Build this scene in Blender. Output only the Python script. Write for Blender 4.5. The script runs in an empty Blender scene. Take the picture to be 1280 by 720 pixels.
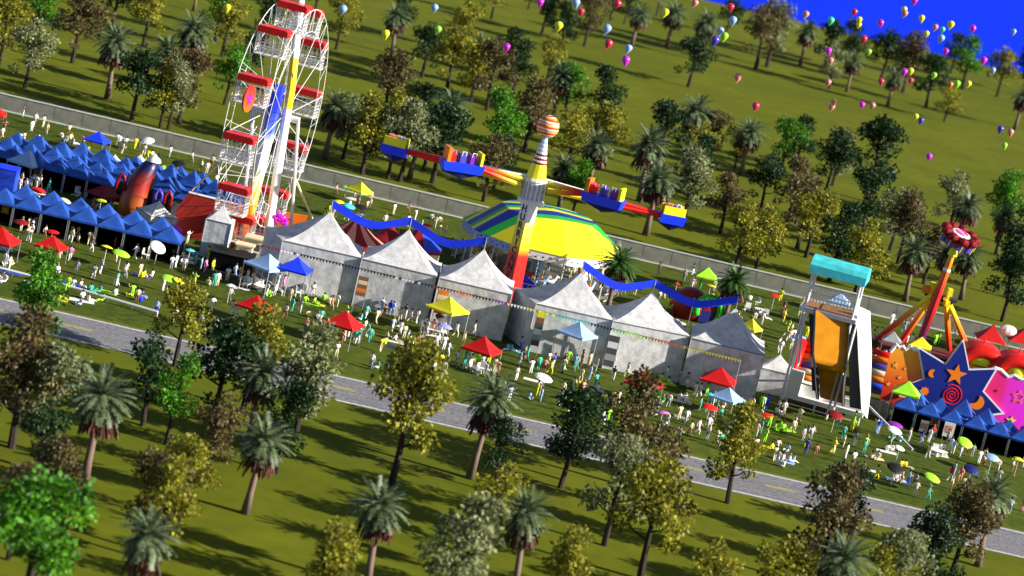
import bpy, bmesh, math, random
from mathutils import Vector, Matrix, Quaternion
R = math.radians
PI = math.pi
random.seed(7)
sc = bpy.context.scene
COL = sc.collection

# ------------------------------------------------------------------ camera
F_PX, HZ, ROLL, YAW, CAM_H = 3600.0, 755.0, R(13.06), R(4.7), 77.0
PITCH = math.atan(HZ / F_PX)
FW = Vector((math.sin(YAW) * math.cos(PITCH), math.cos(YAW) * math.cos(PITCH), -math.sin(PITCH)))
RT0 = Vector((math.cos(YAW), -math.sin(YAW), 0))
UP0 = RT0.cross(FW)
RT = RT0 * math.cos(ROLL) + UP0 * math.sin(ROLL)
UP = UP0 * math.cos(ROLL) - RT0 * math.sin(ROLL)
CP = Vector((0, 0, CAM_H))
cam = bpy.data.cameras.new('camera')
cam.sensor_width = 36
cam.lens = 36 * F_PX / 1280
cam.clip_end = 20000
cam.dof.use_dof = True
cam.dof.focus_distance = 345
cam.dof.aperture_fstop = .16
camo = bpy.data.objects.new('camera', cam)
COL.objects.link(camo)
camo.matrix_world = Matrix(((RT.x, UP.x, -FW.x, CP.x), (RT.y, UP.y, -FW.y, CP.y), (RT.z, UP.z, -FW.z, CP.z), (0, 0, 0, 1)))
sc.camera = camo

# ------------------------------------------------------------------ light
EXPOSURE = 1.05
SUN_EL, SUN_AZ = R(23), R(15)
SUNV = Vector((math.cos(SUN_AZ) * math.cos(SUN_EL), -math.sin(SUN_AZ) * math.cos(SUN_EL), math.sin(SUN_EL)))
sun = bpy.data.lights.new('sun', 'SUN')
sun.energy = 5.0
sun.angle = R(0.5)
sun.color = (1, 0.94, 0.84)
suno = bpy.data.objects.new('sun', sun)
COL.objects.link(suno)
suno.rotation_euler = SUNV.to_track_quat('Z', 'Y').to_euler()
suno.location = (100, 100, 300)
W = bpy.data.worlds.new("World")
sc.world = W
W.use_nodes = True
nt = W.node_tree
nt.nodes.clear()
sky = nt.nodes.new('ShaderNodeTexSky')
sky.sky_type = 'NISHITA'
sky.sun_disc = False
sky.sun_elevation = SUN_EL
sky.sun_rotation = PI / 2 + SUN_AZ
b1 = nt.nodes.new('ShaderNodeBackground'); b1.inputs[1].default_value = 0.05
b2 = nt.nodes.new('ShaderNodeBackground'); b2.inputs[0].default_value = (0.012, 0.052, 1, 1); b2.inputs[1].default_value = 2 ** -EXPOSURE
tc = nt.nodes.new('ShaderNodeTexCoord')
sp = nt.nodes.new('ShaderNodeSeparateXYZ')
mr = nt.nodes.new('ShaderNodeMapRange')
mr.inputs[1].default_value = 0.02; mr.inputs[2].default_value = 0.12; mr.inputs[3].default_value = 1; mr.inputs[4].default_value = 0
mx = nt.nodes.new('ShaderNodeMixShader')
ow = nt.nodes.new('ShaderNodeOutputWorld')
L = nt.links.new
L(tc.outputs['Generated'], sp.inputs[0]); L(sp.outputs[2], mr.inputs[0]); L(mr.outputs[0], mx.inputs[0])
L(sky.outputs[0], b1.inputs[0]); L(b1.outputs[0], mx.inputs[1]); L(b2.outputs[0], mx.inputs[2]); L(mx.outputs[0], ow.inputs[0])
sc.view_settings.view_transform = 'Standard'
sc.view_settings.look = 'None'
sc.view_settings.gamma = 1
sc.view_settings.use_curve_mapping = False
sc.view_settings.exposure = EXPOSURE
sc.cycles.max_bounces = 6
sc.cycles.transparent_max_bounces = 12
sc.cycles.use_denoising = True

# ------------------------------------------------------------------ pixel <-> world (1280x720 photo)
def ray(px, py): return FW * F_PX + RT * (px - 640) + UP * (360 - py)
def at(px, py, z=0.0):
    d = ray(px, py)
    return CP + d * ((z - CAM_H) / d.z)
def atY(px, py, Y):
    d = ray(px, py)
    return CP + d * (Y / d.y)
def proj(p):
    v = p - CP
    w = v.dot(FW)
    return (640 + F_PX * v.dot(RT) / w, 360 - F_PX * v.dot(UP) / w)
def ppm(p):                                    # pixels per metre of height at p
    a, b = proj(p), proj(p + Vector((0, 0, 1)))
    return math.hypot(a[0] - b[0], a[1] - b[1])
def zsolve(p, py):                             # height above p whose picture is on row py
    lo, hi = 0.0, 70.0
    for _ in range(40):
        m = (lo + hi) / 2
        if proj(Vector((p.x, p.y, m)))[1] > py: lo = m
        else: hi = m
    return lo

# ------------------------------------------------------------------ materials
def s2l(c):
    return tuple((x / 255 / 12.92 if x / 255 <= .04045 else ((x / 255 + .055) / 1.055) ** 2.4) for x in c)
MATS = {}
def mat(name, col, rough=.6, var=.12, scale=1.5, spec=.3, metal=0, kind=None):
    """matte paint/cloth with a soft procedural mottle; col is linear"""
    if name in MATS: return MATS[name]
    m = bpy.data.materials.new(name); m.use_nodes = True
    n = m.node_tree.nodes; l = m.node_tree.links.new
    b = n['Principled BSDF']
    b.inputs['Roughness'].default_value = rough
    b.inputs['Specular IOR Level'].default_value = spec
    b.inputs['Metallic'].default_value = metal
    if var > 0:
        t = n.new('ShaderNodeTexCoord'); z = n.new('ShaderNodeTexNoise'); z.inputs['Scale'].default_value = scale; z.inputs['Detail'].default_value = 5
        r = n.new('ShaderNodeMapRange'); r.inputs[1].default_value = .3; r.inputs[2].default_value = .7; r.inputs[3].default_value = 1 - var; r.inputs[4].default_value = 1 + var * .6
        c = n.new('ShaderNodeVectorMath'); c.operation = 'SCALE'; c.inputs[0].default_value = col
        l(t.outputs['Object'], z.inputs['Vector']); l(z.outputs[0], r.inputs[0]); l(r.outputs[0], c.inputs['Scale']); l(c.outputs[0], b.inputs['Base Color'])
    else:
        b.inputs['Base Color'].default_value = (*col, 1)
    MATS[name] = m
    return m
def ramp_mat(name, stops, axis=2, lo=0, hi=1, rough=.4, const=False, vec=None):
    """colour bands along an object axis (painted gradient)"""
    if name in MATS: return MATS[name]
    m = bpy.data.materials.new(name); m.use_nodes = True
    n = m.node_tree.nodes; l = m.node_tree.links.new
    b = n['Principled BSDF']; b.inputs['Roughness'].default_value = rough
    t = n.new('ShaderNodeTexCoord')
    d = n.new('ShaderNodeVectorMath'); d.operation = 'DOT_PRODUCT'
    d.inputs[1].default_value = vec if vec else [(1, 0, 0), (0, 1, 0), (0, 0, 1)][axis]
    r = n.new('ShaderNodeMapRange'); r.inputs[1].default_value = lo; r.inputs[2].default_value = hi
    c = n.new('ShaderNodeValToRGB')
    if const: c.color_ramp.interpolation = 'CONSTANT'
    e = c.color_ramp.elements
    while len(e) < len(stops): e.new(.5)
    for i, (p, k) in enumerate(stops): e[i].position = p; e[i].color = (*k, 1)
    l(t.outputs['Object'], d.inputs[0]); l(d.outputs['Value'], r.inputs[0]); l(r.outputs[0], c.inputs[0]); l(c.outputs[0], b.inputs['Base Color'])
    MATS[name] = m
    return m
def leaf_mat(name, dark, light, trans=.35):
    m = bpy.data.materials.new(name); m.use_nodes = True
    n = m.node_tree.nodes; l = m.node_tree.links.new
    n.remove(n['Principled BSDF'])
    g = n.new('ShaderNodeNewGeometry'); t = n.new('ShaderNodeTexCoord')
    z = n.new('ShaderNodeTexNoise'); z.inputs['Scale'].default_value = .45; z.inputs['Detail'].default_value = 2
    a = n.new('ShaderNodeMath'); a.operation = 'MULTIPLY_ADD'; a.inputs[1].default_value = .55
    z2 = n.new('ShaderNodeMath'); z2.operation = 'MULTIPLY_ADD'; z2.inputs[1].default_value = 1.6; z2.inputs[2].default_value = -.55
    c = n.new('ShaderNodeValToRGB'); e = c.color_ramp.elements
    e[0].color = (*dark, 1); e[0].position = .1; e[1].color = (*light, 1); e[1].position = .95
    df = n.new('ShaderNodeBsdfPrincipled'); df.inputs['Roughness'].default_value = .5; df.inputs['Specular IOR Level'].default_value = .35
    tr = n.new('ShaderNodeBsdfTranslucent'); ms = n.new('ShaderNodeMixShader'); ms.inputs[0].default_value = trans
    l(t.outputs['Object'], z.inputs[0]); l(z.outputs[0], z2.inputs[0]); l(g.outputs['Random Per Island'], a.inputs[0]); l(z2.outputs[0], a.inputs[2]); l(a.outputs[0], c.inputs[0])
    l(c.outputs[0], df.inputs['Base Color']); l(c.outputs[0], tr.inputs[0]); l(df.outputs[0], ms.inputs[1]); l(tr.outputs[0], ms.inputs[2]); l(ms.outputs[0], n['Material Output'].inputs[0])
    MATS[name] = m
    return m
C = {  # everyday paint and cloth colours, linear
 'white': (.8, .8, .78), 'cream': (.75, .66, .42), 'red': (.55, .006, .006), 'dark red': (.22, .006, .008), 'bright red': (.75, .015, .01),
 'orange': (.8, .2, .01), 'yellow': (.82, .78, .02), 'lime': (.35, .8, .03), 'green': (.05, .5, .04), 'teal': (.04, .5, .38), 'cyan': (.06, .6, .75),
 'light blue': (.3, .48, .78), 'blue': (.01, .045, .9), 'royal blue': (.015, .06, .6), 'navy': (.01, .015, .12), 'purple': (.25, .02, .35), 'magenta': (.75, .02, .65),
 'pink': (.75, .2, .5), 'salmon': (.72, .28, .2), 'brown': (.25, .1, .06), 'grey': (.32, .34, .36), 'black': (.008, .008, .009), 'lavender': (.28, .28, .8), 'indigo': (.08, .06, .45),
 'dark grey': (.07, .07, .075)}
def cm(c, rough=.6): return mat('cloth ' + c, C[c], rough)
def pm(c, rough=.35): return mat('paint ' + c, C[c], rough, .05)

# ------------------------------------------------------------------ mesh builder
class MB:
    def __init__(s): s.v = []; s.f = []; s.m = []
    def add(s, vs, fs, m=0):
        o = len(s.v); s.v += [tuple(v) for v in vs]; s.f += [tuple(i + o for i in f) for f in fs]; s.m += [m] * len(fs)
        return s
    def box(s, c, sz, rz=0, m=0, taper=1.0):
        cx, cy, cz = c; x, y, z = (k / 2 for k in sz); co, si = math.cos(rz), math.sin(rz)
        vs = []
        for dz in (-z, z):
            k = taper if dz > 0 else 1
            for dx, dy in ((-x, -y), (x, -y), (x, y), (-x, y)):
                vs.append((cx + (dx * co - dy * si) * k, cy + (dx * si + dy * co) * k, cz + dz))
        return s.add(vs, [(3, 2, 1, 0), (4, 5, 6, 7), (0, 1, 5, 4), (1, 2, 6, 5), (2, 3, 7, 6), (3, 0, 4, 7)], m)
    def tube(s, pts, r, n=6, m=0, closed=False):
        pts = [Vector(p) for p in pts]; k = len(pts)
        rr = r if isinstance(r, (list, tuple)) else [r] * k
        vs = []; ref = None
        for i, p in enumerate(pts):
            if closed: t = pts[(i + 1) % k] - pts[i - 1]
            else: t = pts[min(i + 1, k - 1)] - pts[max(i - 1, 0)]
            t.normalize()
            if ref is None: ref = Vector((0, 0, 1)) if abs(t.z) < .9 else Vector((1, 0, 0))
            a = t.cross(ref); a.normalize(); b = a.cross(t); ref = b
            for j in range(n):
                q = 2 * PI * j / n
                vs.append(p + (a * math.cos(q) + b * math.sin(q)) * rr[i])
        fs = []
        for i in range(k if closed else k - 1):
            i2 = (i + 1) % k
            for j in range(n): fs.append((i * n + j, i * n + (j + 1) % n, i2 * n + (j + 1) % n, i2 * n + j))
        if not closed: fs += [tuple(range(n))[::-1], tuple(range((k - 1) * n, k * n))]
        return s.add(vs, fs, m)
    def bar(s, a, b, r, n=5, m=0): return s.tube([a, b], r, n, m)
    def lathe(s, prof, n=16, c=(0, 0, 0), m=0, mf=None):
        vs = []; k = len(prof)
        for r, z in prof:
            for j in range(n):
                q = 2 * PI * j / n
                vs.append((c[0] + r * math.cos(q), c[1] + r * math.sin(q), c[2] + z))
        o = len(s.v); s.v += vs
        for i in range(k - 1):
            for j in range(n):
                s.f.append((o + i * n + j, o + i * n + (j + 1) % n, o + (i + 1) * n + (j + 1) % n, o + (i + 1) * n + j)); s.m.append(mf(i, j) if mf else m)
        return s
    def prism(s, poly, y0, y1, m=0):             # polygon in xz, thickness along y
        n = len(poly)
        vs = [(x, y0, z) for x, z in poly] + [(x, y1, z) for x, z in poly]
        return s.add(vs, [tuple(range(n)), tuple(range(n, 2 * n))[::-1]] + [(i, i + n, (i + 1) % n + n, (i + 1) % n) for i in range(n)], m)
    def sphere(s, c, r, n=10, k=7, m=0, sq=(1, 1, 1)):
        vs = []; 
        for i in range(k + 1):
            a = PI * i / k
            for j in range(n):
                q = 2 * PI * j / n
                vs.append((c[0] + r * sq[0] * math.sin(a) * math.cos(q), c[1] + r * sq[1] * math.sin(a) * math.sin(q), c[2] - r * sq[2] * math.cos(a)))
        return s.add(vs, [(i * n + j, i * n + (j + 1) % n, (i + 1) * n + (j + 1) % n, (i + 1) * n + j) for i in range(k) for j in range(n)], m)
    def mesh(s, name, mats, smooth=False):
        me = bpy.data.meshes.new(name)
        me.from_pydata(s.v, [], s.f)
        for x in (mats if isinstance(mats, (list, tuple)) else [mats]): me.materials.append(x)
        me.polygons.foreach_set('material_index', s.m)
        bm = bmesh.new(); bm.from_mesh(me); bmesh.ops.remove_doubles(bm, verts=bm.verts, dist=1e-5); bmesh.ops.recalc_face_normals(bm, faces=bm.faces); bm.to_mesh(me); bm.free()
        if smooth: me.shade_smooth()
        me.update()
        return me
    def build(s, name, mats, parent=None, loc=None, smooth=False):
        return link(name, s.mesh(name, mats, smooth), parent, loc)
def link(name, data, parent=None, loc=None, rz=None):
    o = bpy.data.objects.new(name, data); COL.objects.link(o)
    if parent: o.parent = parent
    if loc is not None: o.location = loc
    if rz is not None: o.rotation_euler = (0, 0, rz)
    return o
def tag(o, label, cat, group=None):
    o['label'] = label; o['category'] = cat
    if group: o['group'] = group
    return o
def thing(name, label, cat, loc=(0, 0, 0), rz=0, group=None):
    return tag(link(name, None, None, loc, rz), label, cat, group)
def struct(name, mb, mats):
    o = mb.build(name, mats); o['kind'] = 'structure'
    return o
def dup(root, loc=None, rz=None, scale=None):
    r = root.copy(); COL.objects.link(r)
    if loc is not None: r.location = loc
    if rz is not None: r.rotation_euler = (0, 0, rz)
    if scale is not None: r.scale = (scale,) * 3
    for ch in root.children:
        c = ch.copy(); COL.objects.link(c); c.parent = r
        for g in ch.children:
            d = g.copy(); COL.objects.link(d); d.parent = c
    return r
def paint(o, mats):                              # own materials on shared mesh data
    for sl, m in zip(o.material_slots, mats): sl.link = 'OBJECT'; sl.material = m
# labels: (object, look, category, group) get their place and their rank among look-alikes at the end
REG = []
def reg(o, look, cat, group, zone=None): REG.append((o, look, cat, group, zone)); return o
LAND = []                                        # (phrase, point)
# ================================================================== ground, road, fence
def ground_mat(name, c1, c2, c3, s1, s2):
    m = bpy.data.materials.new(name); m.use_nodes = True
    n = m.node_tree.nodes; l = m.node_tree.links.new; b = n['Principled BSDF']
    b.inputs['Roughness'].default_value = .9; b.inputs['Specular IOR Level'].default_value = .1
    t = n.new('ShaderNodeTexCoord')
    z = n.new('ShaderNodeTexNoise'); z.inputs['Scale'].default_value = s1; z.inputs['Detail'].default_value = 4
    w = n.new('ShaderNodeTexNoise'); w.inputs['Scale'].default_value = s2; w.inputs['Detail'].default_value = 8
    r = n.new('ShaderNodeValToRGB'); e = r.color_ramp.elements; e[0].position = .38; e[0].color = (*c1, 1); e[1].position = .62; e[1].color = (*c2, 1)
    x = n.new('ShaderNodeMix'); x.data_type = 'RGBA'; x.inputs[7].default_value = (*c3, 1)
    q = n.new('ShaderNodeMapRange'); q.inputs[1].default_value = .4; q.inputs[2].default_value = .75; q.inputs[4].default_value = .7
    l(t.outputs['Object'], z.inputs[0]); l(t.outputs['Object'], w.inputs[0]); l(z.outputs[0], r.inputs[0]); l(w.outputs[0], q.inputs[0]); l(q.outputs[0], x.inputs[0])
    l(r.outputs[0], x.inputs[6]); l(x.outputs[2], b.inputs['Base Color'])
    p_ = n.new('ShaderNodeTexNoise'); p_.inputs['Scale'].default_value = .09; p_.inputs['Detail'].default_value = 7; p_.inputs['Roughness'].default_value = .7; l(t.outputs['Object'], p_.inputs[0])
    v_ = n.new('ShaderNodeMapRange'); v_.inputs[1].default_value = .3; v_.inputs[2].default_value = .7; v_.inputs[3].default_value = .8; v_.inputs[4].default_value = 1.16; l(p_.outputs[0], v_.inputs[0])
    k_ = n.new('ShaderNodeVectorMath'); k_.operation = 'SCALE'; l(x.outputs[2], k_.inputs[0]); l(v_.outputs[0], k_.inputs['Scale']); l(k_.outputs[0], b.inputs['Base Color'])
    bp = n.new('ShaderNodeBump'); bp.inputs['Strength'].default_value = .25; l(w.outputs[0], bp.inputs['Height']); l(bp.outputs[0], b.inputs['Normal'])
    return m
M_PARK = ground_mat('park grass', (.098, .116, .004), (.122, .134, .005), (.076, .1, .004), .02, .35)
M_LAWN = ground_mat('fair lawn', (.034, .064, .005), (.058, .085, .006), (.13, .13, .016), .05, .9)  # third colour paints sunlit patches into the darker grass
e0, e1 = at(880, 0), at(1267, 89.8)
ed = (e1 - e0).normalized(); en = Vector((-ed.y, ed.x, 0))
A, B = e0 - ed * 3000, e0 + ed * 3000
mb = MB()
def strip(mb, a, b, c, d, n=1): return mb.add([a, b, c, d], [(0, 1, 2, 3)])
f0, f1 = A - en * 1200, B - en * 1200
k0, k1 = A + en * 40 - Vector((0, 0, 12)), B + en * 40 - Vector((0, 0, 12))
g0, g1 = A + en * 6000 - Vector((0, 0, 2400)), B + en * 6000 - Vector((0, 0, 2400))
mb.add([f0, f1, B, A, k1, k0, g1, g0], [(0, 1, 2, 3), (3, 2, 4, 5), (5, 4, 6, 7)])
struct('ground', mb, M_PARK)
ra, rb_ = at(-600, 372 - .2294 * 600), at(1900, 665 + .2294 * 620)      # far road edge
rd = (rb_ - ra).normalized(); rn = Vector((-rd.y, rd.x, 0))
WIDTH = abs((at(960, 625) - ra).dot(rn))
WIDTH = WIDTH if WIDTH < 20 else 11
RA, RB = ra - rd * 400, rb_ + rd * 400
Z = Vector((0, 0, 1))
wa, wb = at(12.5, 140.6), at(963.7, 363.7)                               # fence line
wd = (wb - wa).normalized(); wn = Vector((-wd.y, wd.x, 0))
WA, WB = wa - wd * 60, wb + wd * 130
mb = MB(); strip(mb, RA + rn * .8 + Z * .004, RB + rn * .8 + Z * .004, WB + wd * 300 + Z * .004, WA - wd * 300 + Z * .004)
struct('lawn', mb, M_LAWN)
m = bpy.data.materials.new('asphalt'); m.use_nodes = True
n = m.node_tree.nodes; l = m.node_tree.links.new
t = n.new('ShaderNodeTexCoord'); mp = n.new('ShaderNodeMapping'); mp.inputs['Scale'].default_value = (.08, 1.6, 1); mp.inputs['Rotation'].default_value = (0, 0, -math.atan2(rd.y, rd.x))
z1 = n.new('ShaderNodeTexNoise'); z1.inputs['Scale'].default_value = 3; z1.inputs['Detail'].default_value = 8
z2 = n.new('ShaderNodeTexNoise'); z2.inputs['Scale'].default_value = 2.2; z2.inputs['Detail'].default_value = 10
ad = n.new('ShaderNodeMath'); ad.operation = 'ADD'
rp = n.new('ShaderNodeValToRGB'); rp.color_ramp.elements[0].position = .36; rp.color_ramp.elements[0].color = (.075, .073, .08, 1); rp.color_ramp.elements[1].position = .68; rp.color_ramp.elements[1].color = (.28, .275, .3, 1)
hf = n.new('ShaderNodeMath'); hf.operation = 'MULTIPLY'; hf.inputs[1].default_value = .5
l(t.outputs['Object'], mp.inputs[0]); l(mp.outputs[0], z1.inputs[0]); l(t.outputs['Object'], z2.inputs[0]); l(z1.outputs[0], ad.inputs[0]); l(z2.outputs[0], ad.inputs[1]); l(ad.outputs[0], hf.inputs[0]); l(hf.outputs[0], rp.inputs[0]); l(rp.outputs[0], n['Principled BSDF'].inputs['Base Color'])
n['Principled BSDF'].inputs['Roughness'].default_value = .85
mb = MB(); strip(mb, RA - rn * WIDTH + Z * .008, RB - rn * WIDTH + Z * .008, RB + Z * .008, RA + Z * .008)
struct('road', mb, m)
mb = MB()
M_LINE = mat('road paint white', (.62, .62, .6), .7, .3, 2)
for o in (-.35, -WIDTH + .65):
    strip(mb, RA + rn * (o - .35) + Z * .012, RB + rn * (o - .35) + Z * .012, RB + rn * o + Z * .012, RA + rn * o + Z * .012)
struct('road_edge_markings', mb, M_LINE)
mb = MB(); k = 0
while k < (RB - RA).length:
    p, q = RA + rd * k, RA + rd * (k + 3.2)
    for o in (-WIDTH / 2, -WIDTH / 2 + .5):
        strip(mb, p + rn * o + Z * .012, q + rn * o + Z * .012, q + rn * (o + .22) + Z * .012, p + rn * (o + .22) + Z * .012)
    k += 9.6
struct('road_centre_markings', mb, mat('road paint yellow', (.5, .42, .03), .7, .35, 2))

# fence: translucent windbreak panels between posts
m = bpy.data.materials.new('windbreak mesh'); m.use_nodes = True
n = m.node_tree.nodes; l = m.node_tree.links.new; b = n['Principled BSDF']; b.inputs['Roughness'].default_value = .8
t = n.new('ShaderNodeTexCoord'); z = n.new('ShaderNodeTexNoise'); z.inputs['Scale'].default_value = .6; z.inputs['Detail'].default_value = 6
r = n.new('ShaderNodeValToRGB'); r.color_ramp.elements[0].color = (.2, .2, .165, 1); r.color_ramp.elements[1].color = (.36, .355, .3, 1); r.color_ramp.elements[0].position = .3; r.color_ramp.elements[1].position = .7
tp = n.new('ShaderNodeBsdfTransparent'); x = n.new('ShaderNodeMixShader'); x.inputs[0].default_value = .13
l(t.outputs['Object'], z.inputs[0]); l(z.outputs[0], r.inputs[0]); l(r.outputs[0], b.inputs['Base Color']); l(b.outputs[0], x.inputs[1]); l(tp.outputs[0], x.inputs[2]); l(x.outputs[0], n['Material Output'].inputs[0])
M_MESH = m
FH = 2.45
fence = thing('boundary_fence', 'long grey windbreak fence with white rails between fairground and tree park', 'fence', WA, math.atan2(wd.y, wd.x))
flen = (WB - WA).length; np_ = int(flen / 4.1); step = flen / np_
pan = MB().box((0, 0, FH / 2), (step - .08, .03, FH - .2)).mesh('screen', M_MESH)
post = MB().box((0, 0, FH / 2), (.07, .09, FH)).mesh('post', mat('post grey', (.2, .2, .17), .6))
for i in range(np_):
    link('screen', pan, fence, (step * (i + .5), 0, 0)); link('post', post, fence, (step * i, 0.06, 0))
MB().box((flen / 2, 0, FH + .02), (flen, .16, .16)).build('top_rail', pm('white'), fence)
MB().box((flen / 2, -.03, .1), (flen, .2, .16)).build('bottom_rail', pm('white'), fence)

# ================================================================== trees
def leaf(mb, p, d, s, w=.55):
    d = d.normalized(); a = d.orthogonal(); a.rotate(Quaternion(d, random.uniform(0, 2 * PI)))
    n = d.cross(a); q = p + d * s
    m = p + d * s * .5 + n * s * .08
    mb.add([p, m + a * s * w * .5, q, m - a * s * w * .5], [(0, 1, 2), (0, 2, 3)])
def rdir():
    z = random.uniform(-1, 1); a = random.uniform(0, 2 * PI); r = math.sqrt(1 - z * z)
    return Vector((r * math.cos(a), r * math.sin(a), z))
M_BARK = mat('bark dark', (.035, .025, .018), .9, .4, 3)
M_PBARK = ramp_mat('palm bark', [(0, (.13, .09, .065)), (.5, (.2, .13, .1)), (1, (.14, .08, .06))], 2, 0, 8, .9)
LEAF = {
 'G': leaf_mat('leaves bright green', (.012, .05, .004), (.12, .38, .012)),
 'D': leaf_mat('leaves dark green', (.003, .011, .003), (.025, .08, .016)),
 'W': leaf_mat('leaves silver', (.022, .032, .012), (.4, .44, .2)),
 'B': leaf_mat('leaves russet', (.02, .017, .006), (.22, .17, .06)),
 'Y': leaf_mat('leaves olive', (.022, .028, .003), (.42, .4, .03)),
 'P': leaf_mat('palm fronds', (.012, .024, .009), (.2, .27, .13), .15),
 'Q': leaf_mat('palm fronds green', (.008, .025, .006), (.08, .19, .035), .15)}
M_SKIRT = leaf_mat('dead palm fronds', (.03, .009, .006), (.17, .055, .035), .1)
def broad_meshes(seed, narrow=1.0):
    random.seed(seed)
    tr = MB(); cr = MB(); H = 10.0
    bend = [Vector((random.uniform(-.25, .25) * i / 4, random.uniform(-.25, .25) * i / 4, H * .2 * i)) for i in range(5)]
    tr.tube(bend, [.3, .24, .19, .12, .05], 7)
    cl = []
    nb = random.randint(9, 12)
    for i in range(nb):
        h = random.uniform(2.9, 8.8); a = i * 2.4 + random.uniform(-.5, .5)
        env = (1 - abs((h - 5.4) / 4.8) ** 2) * 2.75 * narrow
        rr = env * random.uniform(.45, 1.0)
        c = Vector((math.cos(a) * rr, math.sin(a) * rr, h + .3))
        st = bend[1].lerp(bend[3], min(1, max(0, (h - 2.6) / 5)))
        tr.tube([st, st.lerp(c, .5) + Vector((0, 0, -.15)), c], [.1, .06, .02], 5)
        cl.append((c, random.uniform(.75, 1.25)))
    for i in range(5): cl.append((Vector((random.uniform(-.4, .4), random.uniform(-.4, .4), 5 + i)), random.uniform(.8, 1.25)))
    cl.append((Vector((random.choice((-1, 1)) * random.uniform(1.4, 2.2) * narrow, random.uniform(-.8, .8), random.uniform(2.6, 3.4))), .62))
    for c, r in cl:
        for _ in range(int(125 * r * r)):
            d = rdir(); p = c + Vector((d.x * r * 1.1, d.y * r * 1.1, d.z * r * .85)) * random.uniform(.35, 1.05)
            leaf(cr, p, d + rdir() * .9 + Vector((0, 0, -.15)), random.uniform(.24, .5), .6)
    return tr.mesh('trunk', M_BARK), cr.mesh('crown', LEAF['G'])
def palm_meshes(seed, tall=1.0):
    random.seed(seed)
    H = 10.0; top = Vector((random.uniform(-.3, .3), random.uniform(-.3, .3), H * .7))
    tr = MB().tube([(0, 0, 0), (top.x * .3, top.y * .3, H * .2), (top.x * .7, top.y * .7, H * .45), top], [.36, .25, .21, .25], 9)
    cr = MB(); sk = MB()
    def frond(mb, a, el, ln, droop, lw):
        d = Vector((math.cos(a) * math.cos(el), math.sin(a) * math.cos(el), math.sin(el))); p = top.copy(); pts = [p.copy()]
        for i in range(7):
            d = (d + Vector((0, 0, -droop))).normalized(); p = p + d * ln / 7; pts.append(p.copy())
        for i in range(1, 8):
            t = (pts[i] - pts[i - 1]).normalized(); s = t.cross(Vector((0, 0, 1)))
            if s.length < .05: s = Vector((1, 0, 0))
            s.normalize(); u = s.cross(t)
            for k in (0, .5):
                q = pts[i - 1].lerp(pts[i], k)
                for sg in (-1, 1):
                    dd = (s * sg * .9 + t * .75 - u * .12 + rdir() * .12).normalized(); w = lw * (1.15 - .1 * i)
                    a0, b0 = q - t * .1, q + t * .1; e = q + dd * w
                    mb.add([a0, e, b0], [(0, 1, 2)])
            mb.add([pts[i - 1] - s * .05, pts[i - 1] + s * .05, pts[i] + s * .04, pts[i] - s * .04], [(0, 1, 2, 3)])
    nf = 72
    for i in range(nf):
        el = R(82) - R(125) * (i / nf) ** .9
        frond(cr, i * 2.39996 + random.uniform(-.2, .2), el, random.uniform(2.1, 2.7), random.uniform(.1, .2), .62)
    for i in range(110):
        a = i * 2.39996; d = Vector((math.cos(a), math.sin(a), 0)); r = random.uniform(.5, 1.45); h = random.uniform(1.2, 3.1)
        p = top + d * random.uniform(.15, .5) + Vector((0, 0, .1)); q = top + d * r - Vector((0, 0, h)); s = d.cross(Vector((0, 0, 1))) * .13
        sk.add([p - s * .6, p + s * .6, q + s * .7, q - Vector((0, 0, .35)), q - s], [(0, 1, 2, 3, 4)])
    sk.lathe([(.3, -2.4), (.6, -1.6), (.7, -.5), (.35, .1)], 10, (top.x, top.y, top.z))
    return tr.mesh('trunk', M_PBARK, True), cr.mesh('crown', LEAF['P']), sk.mesh('dead_fronds', M_SKIRT)
BROAD = [broad_meshes(11 + i * 7, k) for i, k in enumerate((1, .85, 1.1, .95, .8, 1.05))]
PALM = [palm_meshes(101 + i) for i in range(3)]
random.seed(21)
KINDS_T = {'G': ('bright green leafy tree', 'leafy_tree'), 'D': ('dark green bushy tree', 'leafy_tree'), 'W': ('silver leaved tree', 'leafy_tree'), 'B': ('russet brown leafy tree', 'leafy_tree'),
           'Y': ('olive yellow leafy tree', 'leafy_tree'), 'P': ('grey green palm with brown skirt', 'palm_tree'), 'Q': ('green feathery palm with brown skirt', 'palm_tree')}
NTREE = [0]
def tree(kind, px, py, hpx, zone, wide=None):
    p = at(px, py); S = hpx / ppm(p) / (9.5 if kind not in 'PQ' else 8.6)
    look, name = KINDS_T[kind]
    o = link(name, None, None, p, random.uniform(0, 2 * PI)); w = wide or random.uniform(.96, 1.16) * (1.22 if kind in 'PQ' else 1) * (.9 if zone == 'beyond the road' else 1)
    o.scale = (S * w, S * w, S)
    i = NTREE[0]; NTREE[0] += 1
    if kind in 'PQ':
        t, c, s = PALM[i % 3]; link('trunk', t, o); c = link('crown', c, o); link('dead_fronds', s, o)
        if kind == 'Q': paint(c, [LEAF['Q']])
    else:
        t, c = BROAD[(i * 5 + i // 6) % 6]; link('trunk', t, o); c = link('crown', c, o); paint(c, [LEAF[kind]])
    o.rotation_euler[0] = random.uniform(-.05, .05); o.rotation_euler[1] = random.uniform(-.05, .05)
    return reg(o, look, 'palm' if kind in 'PQ' else 'tree', 'palm trees of the park' if kind in 'PQ' else 'leafy trees of the park', zone)
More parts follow.
